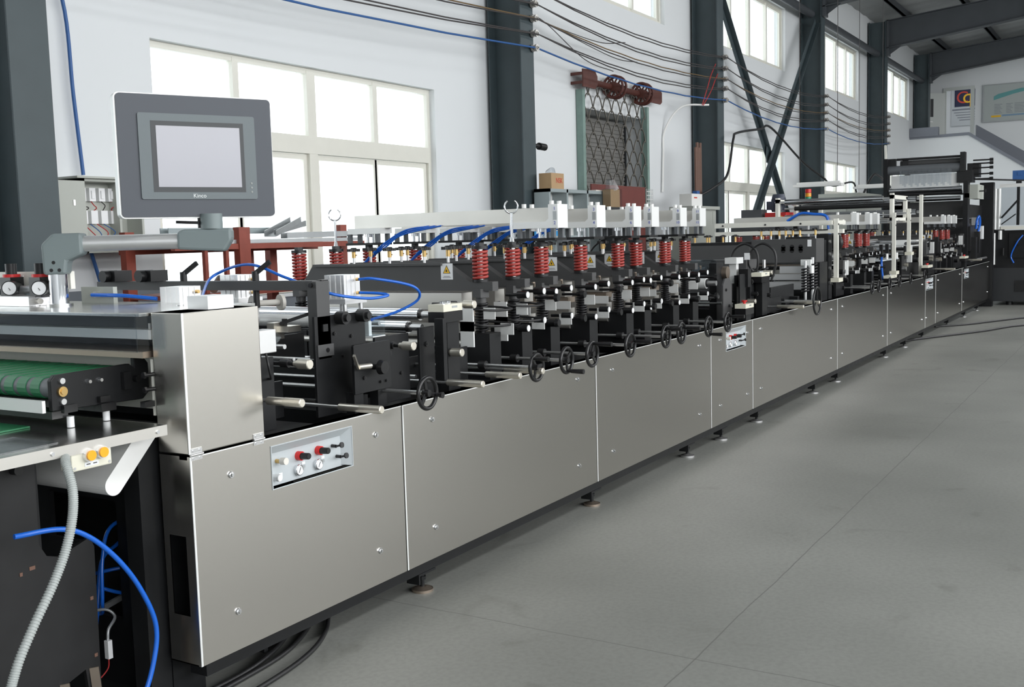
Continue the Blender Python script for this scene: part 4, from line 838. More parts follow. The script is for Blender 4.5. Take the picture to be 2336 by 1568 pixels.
# ------------------------------------------------------------ touch panel on its swivel arm
hx = V(0.905, -0.4255, 0).normalized(); nz = V(-hx.y*-1, 0, 0); nface = V(-0.4255, -0.905, 0).normalized()
t = thing('swivel_arm', (2.645, 0.925, 1.385), 'grey and silver swivel arm carrying the touch panel above the near table', 'support arm')
px, py = 2.65, 0.928; ex, ey = 2.968, 0.508; az = 1.627
MB().cyl((px, py, 1.387), (px, py, 1.56), 0.036, n=32).obj('post', 'chrome', t)
MB().cyl((px, py, 1.385), (px, py, 1.395), 0.05, n=28).obj('post_flange', 'stainless_table', t)
da = V(ex-px, ey-py, 0).normalized()
a0 = V(px, py, az)
m = MB(); m.cyl(a0 + da*0.09, a0 + da*0.49, 0.031, n=28); m.obj('arm_tube', 'aluminium', t)
def seg(pts, name, hw):   # boxy casting following the arm direction
    m = MB(); sd = V(-da.y, da.x, 0)
    vs = [a0 + da*u + V(0, 0, h) + sd*sgn*hw for sgn in (-1, 1) for u, h in pts]; n = len(pts)
    m.add(vs, [tuple(range(n)), tuple(range(n, 2*n))[::-1]] + [(i, n+i, n+(i+1) % n, (i+1) % n) for i in range(n)])
    return m.obj(name, 'arm_grey', t, bevel=0.01)
seg([(-0.042, -0.118), (0.042, -0.118), (0.05, -0.065), (0.11, -0.04), (0.11, 0.042), (0.0, 0.042), (-0.045, 0.0)], 'lower_elbow', 0.042)
seg([(0.47, -0.033), (0.65, -0.045), (0.68, 0.0), (0.68, 0.045), (0.62, 0.045), (0.49, 0.045), (0.47, 0.033)], 'upper_elbow', 0.04)
for u, h in ((0.02, -0.10), (-0.01, -0.10), (0.0, -0.07)):
    q = a0 + da*u + V(0, 0, h); sd = V(da.y, -da.x, 0)*-1; sd = V(-da.y, da.x, 0)*-1
    MB().cyl(q + sd*0.043, q + sd*0.040, 0.007, n=10).obj('screw_hole', 'black_plastic', t)
je = a0 + da*0.60
MB().cyl(je + V(0, 0, 0.045), je + V(0, 0, 0.105), 0.043, n=28).obj('tilt_joint', 'arm_grey', t)
MB().bar(je + V(-0.02, 0, 0.07) - da*0.03, je - da*0.135 + V(0, 0, 0.075), 0.014, 0.012).cyl(je - da*0.04 + V(0, 0, 0.05), je - da*0.04 + V(0, 0, 0.09), 0.014, n=10).obj('clamp_lever', 'black_oxide', t)
P0 = V(2.97, 0.476, 1.964)
t = thing('touch_panel', tuple(P0 - V(0, 0, 0.24)), 'large dark grey touch panel with a pale blank screen on the swivel arm', 'control screen')
def face(u0, u1, v0, v1, d0, d1, r=0.0):
    m = MB(); pts = []
    if r:
        for cu, cv, a in ((u1-r, v1-r, 0), (u0+r, v1-r, 90), (u0+r, v0+r, 180), (u1-r, v0+r, 270)):
            for k in range(6): an = math.radians(a+18*k); pts.append((cu+r*math.cos(an), cv+r*math.sin(an)))
    else: pts = [(u1, v1), (u0, v1), (u0, v0), (u1, v0)]
    n = len(pts); vs = [P0 + hx*u + V(0, 0, v) + nface*d for d in (d0, d1) for u, v in pts]
    return m.add(vs, [tuple(range(n))[::-1], tuple(range(n, 2*n))] + [(i, (i+1) % n, n+(i+1) % n, n+i) for i in range(n)])
face(-0.296, 0.320, -0.248, 0.228, -0.05, -0.004, 0.02).obj('housing', 'white_alu', t, label='pale silver rear housing')
face(-0.29, 0.316, -0.243, 0.224, -0.004, 0.004, 0.016).obj('front_plate', 'hmi_bezel', t)
face(-0.215, 0.244, -0.175, 0.153, 0.004, 0.010, 0.008).obj('screen_bezel', 'hmi_grey', t)
face(-0.168, 0.196, -0.147, 0.124, 0.010, 0.0112).obj('inner_frame', 'hmi_frame', t)
face(-0.149, 0.180, -0.128, 0.106, 0.0112, 0.012).obj('screen', 'hmi_screen', t)
q = P0 + hx*0.008 + V(0, 0, -0.162) + nface*0.0105
MB().text('Kinco', 0.022, tuple(q), tuple(hx), (0, 0, 1)).obj('nameplate', 'text_white', t)
for k in range(3):
    q = P0 + hx*0.221 + V(0, 0, -0.112-0.017*k) + nface*0.010
    MB().cyl(q, q + nface*0.0015, 0.004, n=10).obj('indicator', 'led_off', t)

# ------------------------------------------------------------ near delivery end
t = thing('top_deck', (2.7, 0.9, 1.37), 'polished dark deck plate beside the stainless cover, under the touch panel arm', 'deck')
MB().box(2.39, 2.93, 0.155, 1.68, 1.374, 1.385).obj('deck_plate', 'stainless_table', t)
m = MB()
for x, y in ((2.62, 1.12), (2.64, 1.06), (2.66, 1.00), (2.75, 0.36), (2.76, 0.31), (2.77, 0.26)): m.cyl((x, y, 1.385), (x, y, 1.389), 0.014, n=12)
m.obj('deck_bolt', 'rod_steel', t)
t = thing('clear_guard', (2.38, 0.8, 1.25), 'long clear acrylic guard hanging from the front edge of the deck', 'guard')
MB().box(2.372, 2.378, 0.155, 1.65, 1.255, 1.383).obj('guard_sheet', 'acrylic', t)
MB().box(2.372, 2.42, 0.150, 0.154, 1.255, 1.383).obj('guard_end', 'acrylic', t)
tag(MB().box(2.44, 2.50, 0.16, 1.65, 1.292, 1.325).cyl((2.47, 0.2, 1.325), (2.47, 0.2, 1.345), 0.005).obj('light_tube', 'white_paint'), 'long white bar behind the clear guard', 'bar')
tag(MB().box(2.52, 2.60, 0.16, 1.65, 1.32, 1.365).obj('cross_beam', 'motor_grey'), 'grey cross beam under the deck behind the clear guard', 'beam')
tag(MB().box(2.40, 2.56, 0.16, 1.65, 1.232, 1.254).obj('guide_bar', 'bronze_steel'), 'brownish steel guide bar below the clear guard', 'bar')
tag(MB().box(2.545, 2.56, 0.16, 1.65, 1.03, 1.23).box(2.44, 2.55, 0.16, 0.172, 1.03, 1.225).obj('cream_plate', 'cream_plate'), 'cream backing plate behind the green belt conveyor', 'plate')
tag(MB().box(2.57, 2.62, 0.16, 1.65, 1.0, 1.37).box(2.62, 2.9, 0.16, 0.19, 0.9, 1.37).obj('inner_wall', 'black_steel'), 'black inner wall of the delivery end behind the guide bar', 'plate')
t = thing('cable_gland', (2.42, 0.15, 1.1), 'pair of small black screws and bracket beside the edge of the stainless cover', 'fitting')
for z in (1.175, 1.125): MB().cyl((2.44, 0.15, z), (2.40, 0.155, z), 0.007, n=10).cyl((2.40, 0.155, z), (2.392, 0.156, z), 0.012, n=6).obj('screw', 'black_plastic', t)
MB().box(2.39, 2.43, 0.15, 0.175, 1.065, 1.085).obj('bracket', 'black_plastic', t)
# belt conveyor
t = thing('belt_conveyor', (2.33, 0.95, 1.06), 'short conveyor with green belts and a black side plate at the near end', 'conveyor')
MB().prism([(2.13, 1.085), (2.13, 1.185), (2.145, 1.2), (2.44, 1.205), (2.46, 1.19), (2.46, 1.225), (2.50, 1.225), (2.52, 1.2), (2.52, 1.10), (2.49, 1.075)], 'y', 0.28, 0.30).obj('side_plate', 'black_steel', t, bevel=0.003)
for x, r_ in ((2.27, 0.010), (2.315, 0.010)): MB().cyl((x, 0.28, 1.165), (x, 0.268, 1.165), r_, r_*0.6, n=14).obj('dome_bolt', 'chrome', t)
MB().cyl((2.168, 0.28, 1.145), (2.168, 0.272, 1.145), 0.017, n=18).cyl((2.168, 0.272, 1.145), (2.168, 0.268, 1.145), 0.010, n=12).obj('bearing', 'brass', t)
for z in (1.18, 1.112): MB().cyl((2.168, 0.28, z), (2.168, 0.271, z), 0.010, n=14).obj('bolt', 'rod_steel', t)
MB().box(2.40, 2.43, 0.262, 0.28, 1.12, 1.18).cyl((2.46, 0.28, 1.15), (2.46, 0.262, 1.15), 0.012, n=12).obj('adjuster_block', 'black_plastic', t)
MB().cyl((2.165, 0.30, 1.155), (2.165, 1.6, 1.155), 0.033, n=24).cyl((2.47, 0.30, 1.155), (2.47, 1.6, 1.155), 0.033, n=24).obj('end_roller', 'motor_grey', t)
for k in range(18):
    y = 0.345+0.07*k; pts = []
    for i in range(9): a = PI/2+PI*i/8; pts.append((2.165+0.036*math.cos(a), 1.155+0.036*math.sin(a)))
    for i in range(9): a = -PI/2+PI*i/8; pts.append((2.47+0.036*math.cos(a), 1.155+0.036*math.sin(a)))
    MB().prism(pts, 'y', y, y+0.046).obj('green_belt', 'belt_green', t)
MB().box(2.10, 2.112, 0.29, 1.6, 1.082, 1.122).obj('front_strip', 'white_alu', t)
MB().box(2.13, 2.52, 1.6, 1.615, 1.085, 1.2).obj('rear_plate', 'black_steel', t)
MB().box(2.16, 2.21, 0.262, 0.28, 1.075, 1.10).obj('clip', 'black_plastic', t)
MB().box(2.30, 2.34, 0.262, 0.28, 1.09, 1.11).obj('clip', 'black_plastic', t)
MB().box(2.14, 2.20, 0.30, 1.6, 1.055, 1.08).box(2.30, 2.36, 0.26, 1.6, 1.058, 1.085).obj('support_rail', 'black_plastic', t)
for x, y in ((2.20, 0.29), (2.34, 0.29)): MB().cyl((x, y, 1.022), (x, y, 1.058), 0.012, n=14).obj('spacer', 'label_white', t)
tag(MB().box(1.5, 2.14, 0.42, 1.5, 1.021, 1.026).obj('lower_belt', 'belt_green'), 'flat dark green belt lying on the near table below the conveyor', 'belt')
t = thing('delivery_table', (1.8, 0.85, 0.98), 'polished stainless delivery table at the near left end', 'table')
MB().box(1.1, 2.365, 0.03, 1.65, 1.012, 1.02).obj('table_top', 'stainless_table', t)
MB().box(1.1, 2.37, 0.026, 0.03, 0.985, 1.02).box(2.365, 2.37, 0.03, 1.65, 0.985, 1.02).obj('front_lip', 'beam_steel', t)
for x in (1.94, 2.33): MB().cyl((x, 0.026, 1.002), (x, 0.022, 1.002), 0.006, n=12).obj('screw', 'chrome', t)
tag(MB().box(1.3, 2.0, 0.08, 0.30, 1.0205, 1.023).obj('pale_strip', 'plastic_film'), 'pale translucent strip lying on the near table', 'sheet')
# orange button box under the edge
t = thing('two_button_box', (2.08, 0.06, 0.93), 'cream box with two orange push buttons under the table edge', 'button box')
MB().box(2.005, 2.15, 0.03, 0.085, 0.932, 1.012).obj('box_body', 'cream_plastic', t, bevel=0.004)
for x, z in ((2.063, 0.976), (2.108, 0.978)):
    b_ = MB().cyl((x, 0.03, z), (x, 0.014, z), 0.020, n=28).obj('button_collar', 'aluminium', t)
    MB().cyl((x, 0.014, z), (x, 0.008, z), 0.016, n=28).obj('push_button', 'button_orange', b_, label='orange push button')
for x in (2.015, 2.14):
    for z in (0.942, 1.002): MB().cyl((x, 0.03, z), (x, 0.0285, z), 0.0045, n=10).obj('screw', 'rod_steel', t)
MB().box(2.05, 2.10, 0.0285, 0.03, 0.941, 0.954).obj('box_label', 'label_white', t)
MB().box(2.056, 2.070, 0.028, 0.0285, 0.946, 0.949).box(2.080, 2.094, 0.028, 0.0285, 0.946, 0.949).obj('label_mark', 'text_black', t)
m = MB(); pts = [(2.0, 0.05, 0.985), (1.965, 0.0, 0.97), (1.945, -0.05, 0.90), (1.93, -0.06, 0.82), (1.90, -0.06, 0.73), (1.85, -0.06, 0.64), (1.78, -0.06, 0.54), (1.72, -0.06, 0.44), (1.69, -0.06, 0.34), (1.68, -0.05, 0.1), (1.68, -0.04, 0.02)]
m.curve(pts, 0.0125, 10, seg=8)
gc = m.obj('grey_conduit', 'grey_conduit'); tag(gc, 'ribbed grey conduit dropping from the orange button box to the floor', 'conduit')
me = gc.data
m = MB()
cur = [];
P_ = [V(*c) for c in pts]; P_ = [P_[0]*2-P_[1]] + P_ + [P_[-1]*2-P_[-2]]
for i in range(1, len(P_)-2):
    for k in range(14):
        tt = k/14; a, b, c, d = P_[i-1], P_[i], P_[i+1], P_[i+2]
        cur.append(0.5*((2*b)+(c-a)*tt+(2*a-5*b+4*c-d)*tt*tt+(3*b-a-3*c+d)*tt**3))
ROOT = gc.location.copy()
for a, b in zip(cur[::1], cur[1::1]):
    q = a.lerp(b, 0.5); m.cyl(q - (b-a).normalized()*0.0018, q + (b-a).normalized()*0.0018, 0.0142, n=12)
m.obj('ribs', 'grey_conduit', gc)
# curved chute
pts = []
c0 = V(2.245, 0.83); c1 = V(2.40, 0.985); dd_ = (c1-c0).normalized(); nn_ = V(-dd_.y, dd_.x); R_ = 0.035
for i in range(13): a = PI/2+PI*i/12; pts.append(tuple(c0 + dd_*math.cos(a)*R_ + nn_*math.sin(a)*R_))
pts += [tuple(c1 - nn_*R_), tuple(c1 + nn_*R_)]
tag(MB().prism(pts, 'y', 0.15, 1.4).obj('curved_chute', 'white_paint'), 'white rounded sheet-metal chute slanting under the table edge', 'chute')
# dark supports under the table
t = thing('table_support', (2.0, 0.3, 0), 'black cut-out steel plate standing under the delivery table', 'support')
MB().prism([(1.3, 0), (1.3, 0.96), (2.065, 0.96), (2.06, 0.66), (2.085, 0.615), (2.13, 0.60), (2.25, 0.635), (2.265, 0.60), (2.255, 0), (2.22, 0), (2.20, 0.19), (2.09, 0.155), (2.08, 0)], 'y', 0.30, 0.315).obj('plate', 'black_oxide', t)
MB().box(2.065, 2.08, 0.315, 1.3, 0.60, 0.96).box(2.24, 2.255, 0.315, 1.3, 0.0, 0.62).box(1.5, 2.25, 1.3, 1.315, 0, 0.96).obj('rear_plates', 'black_steel', t)
for q in ((2.12, 0.115), (2.235, 0.13)): MB().bar((q[0], 0.28, 0.0), (q[0]-0.01, 0.29, q[1]+0.06), 0.006, 0.03).obj('rib', 'bronze_steel', t)
for x, z, w_ in ((2.02, 0.585, 0.02), (1.985, 0.575, 0.01), (2.235, 0.42, 0.012), (2.237, 0.22, 0.012)): MB().box(x, x+w_, 0.298, 0.30, z, z+0.012).obj('slot', 'rod_brown', t)
MB().cyl((1.99, 0.30, 0.92), (1.99, 0.27, 0.92), 0.016, n=14).obj('bolt', 'black_plastic', t)
t = thing('end_frame', (2.47, 0.85, 0), 'black end frame plate of the machine with an opening full of cables', 'frame')
MB().box(2.455, 2.475, 0.17, 0.42, 0.0, 1.0).box(2.455, 2.475, 0.42, 0.80, 0.70, 1.0).box(2.455, 2.475, 0.42, 0.80, 0, 0.26).box(2.455, 2.475, 0.80, 1.65, 0, 1.0).obj('plate', 'black_steel', t)
MB().box(2.475, 2.6, 0.17, 0.19, 0.0, 1.0).box(2.36, 2.45, 0.17, 0.25, 0.0, 0.98).obj('gusset', 'black_steel', t)
MB().box(2.9, 2.92, 0.17, 1.6, 0.02, 0.7).obj('inner_plate', 'black_steel', t)
tag(MB().box(1.2, 2.9, 0.35, 1.6, 0.0, 0.012).obj('floor_mat', 'black_steel'), 'dark steel base plate on the floor under the delivery end', 'plate')
tag(MB().curve([(1.86, 0.12, 0.76), (2.0, 0.10, 0.75), (2.10, 0.10, 0.70), (2.20, 0.10, 0.60), (2.28, 0.10, 0.48), (2.335, 0.10, 0.34), (2.32, 0.10, 0.22), (2.26, 0.10, 0.10), (2.15, 0.10, 0.02), (1.95, 0.1, 0.014)], 0.0085, 10).obj('air_hose', 'blue_hose'), 'thick blue air hose sweeping in a big arc under the table', 'hose')
for q, (c, lab) in enumerate((([(2.40, 0.6, 0.30), (2.42, 0.5, 0.28), (2.38, 0.43, 0.35), (2.40, 0.44, 0.5), (2.46, 0.46, 0.6), (2.6, 0.45, 0.62)], 'thin blue hose rising out of the tangle in the dark opening'),
        ([(2.35, 0.75, 0.35), (2.40, 0.6, 0.40), (2.46, 0.5, 0.43), (2.6, 0.4, 0.44)], 'thin blue hose crossing the middle of the dark opening'),
        ([(2.36, 0.6, 0.42), (2.42, 0.5, 0.38), (2.5, 0.46, 0.34), (2.6, 0.42, 0.33)], 'thin blue hose lowest in the dark opening'),
        ([(2.40, 0.50, 0.24), (2.39, 0.47, 0.32), (2.44, 0.50, 0.47), (2.52, 0.5, 0.52)], 'short blue hose end pointing down in the dark opening'))):
    tag(MB().curve(c, 0.007, 8).obj('air_hose', 'blue_hose'), lab, 'hose', 'tangled blue hoses')
t = thing('cable_connector', (2.34, 0.4, 0.12), 'white plug connector hanging on a grey cable in the dark opening', 'connector')
MB().box(2.327, 2.345, 0.345, 0.365, 0.17, 0.235).obj('plug', 'label_white', t)
MB().curve([(2.335, 0.355, 0.235), (2.345, 0.36, 0.27), (2.39, 0.38, 0.30), (2.37, 0.42, 0.325), (2.3, 0.5, 0.30)], 0.0055, 6).obj('grey_lead', 'galvanised', t)
MB().curve([(2.335, 0.355, 0.17), (2.33, 0.36, 0.13), (2.29, 0.38, 0.09), (2.24, 0.4, 0.07)], 0.0025, 5).obj('thin_wires', 'wire_red', t)
tag(MB().bar((2.27, 0.5, 0.27), (2.6, 0.55, 0.30), 0.012, 0.02).obj('steel_strip', 'galvanised'), 'pale metal strip inside the dark opening', 'strip')
# pneumatic unit on the deck
t = thing('air_regulator_unit', (2.62, 1.12, 1.386), 'pair of red-collared air regulators with round gauges at the far left of the deck', 'air regulator')
for y in (1.24, 1.05):
    MB().box(2.63, 2.69, y-0.035, y+0.035, 1.42, 1.50).obj('regulator_body', 'black_plastic', t)
    MB().cyl((2.66, y, 1.50), (2.66, y, 1.512), 0.034, n=20).obj('red_collar', 'red', t)
    MB().cyl((2.66, y, 1.512), (2.66, y, 1.555), 0.022, n=14).obj('regulator_knob', 'black_oxide', t)
    g = MB().cyl((2.66, y-0.02, 1.458), (2.60, y-0.07, 1.458), 0.030, n=24).obj('gauge', 'black_plastic', t)
    MB().cyl((2.60, y-0.07, 1.458), (2.598, y-0.0717, 1.458), 0.026, n=24).obj('gauge_face', 'label_white', g)
    MB().bar((2.597, y-0.080, 1.450), (2.597, y-0.062, 1.466), 0.001, 0.0022, upv=(1, 0, 0)).obj('needle', 'text_black', g)
MB().cyl((2.66, 1.085, 1.45), (2.66, 1.21, 1.45), 0.016, n=14).obj('link_pipe', 'galvanised', t)
MB().box(2.70, 2.72, 0.92, 1.5, 1.45, 1.52).obj('mounting_bracket', 'cream_plate', t)
MB().box(2.696, 2.70, 1.22, 1.30, 1.47, 1.505).obj('type_label', 'label_white', t)
MB().box(2.60, 2.70, 1.05, 1.5, 1.386, 1.425).obj('lower_cylinder', 'aluminium', t)
MB().cyl((2.64, 1.05, 1.405), (2.63, 1.02, 1.405), 0.012, n=10).obj('elbow_fitting', 'spool_white', t)
# black power cables on the floor in front
for q, (c, lab) in enumerate((([(3.75, 0.5, 0.012), (3.42, 0.285, 0.012), (3.2, 0.12, 0.012), (2.98, 0.02, 0.012), (2.7, -0.03, 0.012), (2.3, -0.05, 0.012)], 'outermost black cable curving out from under the first panel'),
        ([(3.6, 0.5, 0.012), (3.33, 0.30, 0.012), (3.15, 0.19, 0.012), (2.94, 0.11, 0.012), (2.68, 0.08, 0.012), (2.3, 0.06, 0.012)], 'inner black cable lying under the edge of the first panel'),
        ([(3.55, 0.55, 0.012), (3.30, 0.36, 0.012), (3.1, 0.24, 0.012), (2.9, 0.14, 0.022), (2.68, 0.11, 0.012), (2.3, 0.12, 0.012)], 'third black cable, deepest under the first panel'))):
    tag(MB().curve(c, 0.0095, 8).obj('floor_cable', 'black_rubber'), lab, 'cable', 'black floor cables')
for q, (c, lab) in enumerate((([(15.4, 0.3, 0.015), (16.2, -0.05, 0.015), (17.4, -0.6, 0.015), (18.4, -0.95, 0.015), (19.2, -1.6, 0.015), (20, -2.6, 0.015)], 'nearer thin black cable trailing across the floor at the far right'),
        ([(18.0, 0.2, 0.015), (18.5, -0.2, 0.015), (19.4, -0.6, 0.015), (20.2, -1.0, 0.015), (21.5, -1.9, 0.015)], 'farther thin black cable trailing across the floor at the far right'))):
    tag(MB().curve(c, 0.018, 6).obj('floor_cable', 'black_rubber'), lab, 'cable', 'far floor cables')

# ------------------------------------------------------------ middle unit: punching beam, guard, rollers (x 7.7 to 11.5)
t = thing('punch_beam', (11.0, 0.85, 0.875), 'massive black cross beam with three oval holes and a row of star knobs', 'press beam')
MB().box(10.85, 11.15, 0.17, 0.85, 1.275, 1.52).box(10.80, 11.1, 0.85, 1.58, 1.275, 1.47).obj('beam_body', 'grey_steel', t, bevel=0.004)
MB().box(10.80, 11.1, 0.9, 1.5, 1.47, 1.50).box(10.9, 11.1, 0.25, 0.5, 1.52, 1.54).obj('top_bar', 'black_steel', t)
for y in (0.33, 0.42, 0.51): MB().cyl((10.852, y, 1.44), (10.846, y, 1.44), 0.022, n=16).cyl((10.852, y, 1.40), (10.846, y, 1.40), 0.022, n=16).box(10.846, 10.852, y-0.022, y+0.022, 1.40, 1.44).obj('oval_hole', 'black_plastic', t)
for k, (dx, y) in enumerate(((0, 1.52), (0.05, 1.40), (-0.04, 1.34), (0, 1.2), (0.05, 1.08), (0, 0.78), (-0.05, 0.66), (0.04, 0.60), (0, 0.52), (0.05, 0.46), (-0.04, 0.36), (0.03, 0.22))): star_knob(10.97+dx, y, 1.47 if y > 0.85 else 1.52, t, 0.09)
MB().box(10.85, 10.88, 0.25, 0.55, 1.17, 1.24).box(10.84, 10.88, 0.3, 0.95, 1.10, 1.16).box(10.84, 10.88, 0.3, 0.95, 1.0, 1.08).obj('light_bar', 'aluminium', t)
for y in (0.22, 1.5):
    MB().box(10.9, 11.2, y-0.07, y+0.07, 0.875, 1.275).obj('side_column', 'black_steel', t)
MB().helix((10.82, 0.20, 1.0), 0.04, 0.010, 9, 0.27, n=6).obj('return_spring', 'spring_black', t)
MB().helix((10.70, 0.24, 0.98), 0.035, 0.009, 9, 0.25, n=6).obj('return_spring', 'spring_black', t)
MB().cyl((10.82, 0.20, 0.875), (10.82, 0.20, 1.33), 0.016, n=12).cyl((10.70, 0.24, 0.875), (10.70, 0.24, 1.3), 0.014, n=12).obj('guide_rod', 'rod_steel', t)
MB().box(10.74, 10.80, 0.20, 0.30, 1.25, 1.31).cyl((10.77, 0.2, 1.25), (10.77, 0.2, 1.17), 0.03, n=14).obj('sensor', 'white_alu', t)
MB().box(10.845, 10.85, 0.22, 0.26, 1.44, 1.51).obj('white_tag', 'label_white', t)
t = thing('tall_side_post', (11.35, 0.2, 0.875), 'tall black slotted post right of the massive cross beam', 'post')
MB().box(11.28, 11.42, 0.16, 0.30, 0.875, 1.56).box(11.2, 11.28, 0.18, 0.3, 1.20, 1.50).obj('post_body', 'black_steel', t)
for z in (1.05, 1.2, 1.35, 1.48): MB().cyl((11.3, 0.16, z), (11.3, 0.14, z), 0.018, n=12).obj('bolt', 'rod_steel', t)
t = thing('small_press', (9.1, 0.25, 0.875), 'black press unit with springs and cable loops, right of the cream box', 'press unit')
MB().box(9.0, 9.3, 0.17, 0.40, 0.875, 1.18).box(8.7, 8.86, 0.15, 0.3, 0.875, 1.22).box(9.35, 9.75, 0.2, 0.22, 0.875, 1.0).obj('press_body', 'black_steel', t)
for x, y in ((9.40, 0.25), (9.40, 0.36)):
    MB().helix((x, y, 1.0), 0.032, 0.009, 9, 0.28, n=6).obj('return_spring', 'spring_black', t)
    MB().cyl((x, y, 0.875), (x, y, 1.35), 0.014, n=12).obj('guide_rod', 'rod_steel', t)
MB().box(9.05, 9.35, 0.3, 1.5, 1.28, 1.36).box(9.0, 9.1, 0.4, 1.5, 1.0, 1.2).obj('cross_member', 'grey_steel', t)
for k, (y, r_) in enumerate(((0.33, 0.10), (0.17, 0.10))):
    MB().curve([(9.1, y-0.08, 1.18), (9.1, y-0.12, 1.32), (9.1, y-0.10, 1.44), (9.1, y, 1.50), (9.1, y+0.10, 1.44), (9.1, y+0.12, 1.32), (9.1, y+0.05, 1.2)], 0.011, 6).obj('cable_loop', 'black_rubber', t)
MB().box(9.09, 9.095, 0.28, 0.33, 1.36, 1.42).obj('cable_tag', 'label_white', t)
MB().box(8.45, 8.7, 0.18, 0.20, 0.875, 1.25).box(8.95, 9.0, 0.12, 0.16, 0.95, 1.2).box(8.5, 8.58, 0.1, 0.18, 1.15, 1.30).obj('bracket', 'black_steel', t)
for x, z in ((8.62, 1.19), (8.85, 1.14), (8.75, 1.08), (9.2, 1.22), (9.1, 1.05)): MB().cyl((x, 0.17, z), (x, 0.10, z), 0.018, n=14).cyl((x, 0.10, z), (x, 0.095, z), 0.011, n=10).obj('small_knob', 'black_oxide', t)
MB().curve([(7.95, 1.3, 1.30), (7.95, 1.25, 1.5), (7.95, 1.05, 1.60), (7.95, 0.85, 1.52), (7.95, 0.75, 1.38)], 0.009, 6).obj('cable_loop', 'black_rubber', t)
t = thing('curved_guard', (8.3, 0.8, 1.2), 'clear curved plastic guard over a dark cutting cylinder after the last sealing station', 'guard')
pts = [(8.18+0.14*math.cos(a), 1.27+0.12*math.sin(a)) for a in [PI*i/10 for i in range(11)]]
pts += [(8.18+0.135*math.cos(a), 1.27+0.115*math.sin(a)) for a in [PI*(10-i)/10 for i in range(11)]]
MB().prism(pts, 'y', 0.28, 1.4).obj('clear_hood', 'acrylic_clear', t)
MB().cyl((8.2, 0.35, 1.28), (8.2, 1.4, 1.28), 0.05, n=20).obj('cylinder', 'motor_grey', t)
for k in range(9): MB().torus((8.2, 0.45+0.1*k, 1.28), (0, 1, 0), 0.055, 0.012, N=20, n=6).obj('cutting_ring', 'black_oxide', t)
MB().box(8.14, 8.3, 0.24, 0.30, 0.875, 1.36).obj('hood_bracket', 'black_steel', t)
MB().cyl((8.3, 0.2, 1.28), (8.3, 0.28, 1.28), 0.05, n=18).obj('hub', 'bronze_steel', t)
tag(MB().box(8.45, 8.62, 0.18, 0.28, 1.345, 1.395).box(8.5, 8.56, 0.20, 0.26, 1.18, 1.345).obj('silver_block', 'white_alu'), 'ribbed silver block standing at the corner of the curved clear guard', 'block')
roller(7.95, 1.21, 0.042, 0.22, 1.4, 'broad bright roller leaving the last sealing station', mt='white_alu', ax=0.02, grp='rollers of the middle unit')
roller(8.0, 1.10, 0.035, 0.22, 1.4, 'dark rubber roller below the broad bright roller', mt='black_rubber', ax=0.015, grp='rollers of the middle unit')
plate(8.02, 8.22, 0.14, 0.93, 1.24, 'round_end_plate', 'black rounded end plate left of the red-button box', bolts=((8.08, 1.15, 0.012), (8.15, 1.02, 0.012), (8.1, 0.97, 0.008)), cham=0.05, mt='grey_steel')
plate(8.36, 8.50, 0.12, 0.875, 1.26, 'side_plate', 'black side plate behind the red-button box')
plate(9.75, 10.5, 0.30, 0.875, 1.08, 'side_plate', 'long dark side plate behind the large lone handwheel', th=0.02)
button_box(8.2, 0.03, 1.0, 'cream box with a red mushroom button, above the second pneumatic panel', nb=1, red=True, w_=0.2, cable=False)
button_box(8.83, 0.10, 1.225, 'cream button box with chrome buttons beside the looping cables', w_=0.22, cable=False)
for x, z, lab in ((8.15, 1.04, 'upper'), (8.4, 1.0, 'middle'), (9.0, 0.975, 'lower')):
    tag(MB().cyl((x, 0.2, z), (x, 1.5, z), 0.012, n=12).obj('cross_bar', 'rod_steel'), '%s thin steel cross bar of the middle unit' % lab, 'bar', 'cross bars of the middle unit')
for x, lab in ((8.55, 'left of the press unit'), (9.95, 'behind the large lone handwheel'), (10.35, 'left of the massive cross beam')):
    tag(MB().box(x, x+0.06, 0.22, 1.5, 0.88, 0.96).obj('cross_member', 'black_steel'), 'black cross member of the machine ' + lab, 'cross member', 'cross members')

# ------------------------------------------------------------ far unit: pale posts, roller frames, more sealing stations (x 11.3 to 17)
def pale_post(x, y, z0, z1, lab, w_=0.042):
    t = thing('pale_post', (x, y, z0), lab, 'post', 'pale upright posts')
    MB().box(x-w_/2, x+w_/2, y-0.022, y+0.022, z0, z1).obj('post_body', 'cream_plate', t)
    MB().box(x-0.09, x+0.09, y-0.05, y+0.035, z0-0.045, z0-0.003).obj('foot_block', 'cream_plastic', t)
    for z in (z1-0.06, z1-0.16): MB().cyl((x, y-0.022, z), (x, y-0.028, z), 0.010, n=10).obj('bolt', 'black_oxide', t)
pale_post(11.36, 0.10, 1.10, 1.72, 'pale upright post with a cream box at its foot, nearest of the three')
pale_post(14.18, 0.08, 1.06, 1.80, 'pale upright post with a cream box at its foot, middle one')
pale_post(15.15, 0.08, 1.28, 1.86, 'pale upright post carrying the roller rack, farthest one')
t = thing('pale_cross_rail', (11.9, 0.85, 1.58), 'long pale double cross rail joined to the nearest pale post', 'rail')
MB().box(11.8, 11.88, 0.14, 1.60, 1.655, 1.71).box(11.8, 11.88, 0.14, 1.60, 1.565, 1.61).box(11.3, 11.88, 0.13, 0.17, 1.66, 1.70).obj('rail_bars', 'cream_plate', t)
MB().box(11.79, 11.8, 0.3, 0.7, 1.60, 1.612).obj('slot', 'black_plastic', t)
for y in (0.25, 0.6, 1.0, 1.5): MB().cyl((11.8, y, 1.68), (11.79, y, 1.68), 0.010, n=10).obj('bolt', 'black_oxide', t)
MB().box(11.82, 11.88, 1.5, 1.6, 0.88, 1.57).obj('rear_leg', 'black_steel', t)
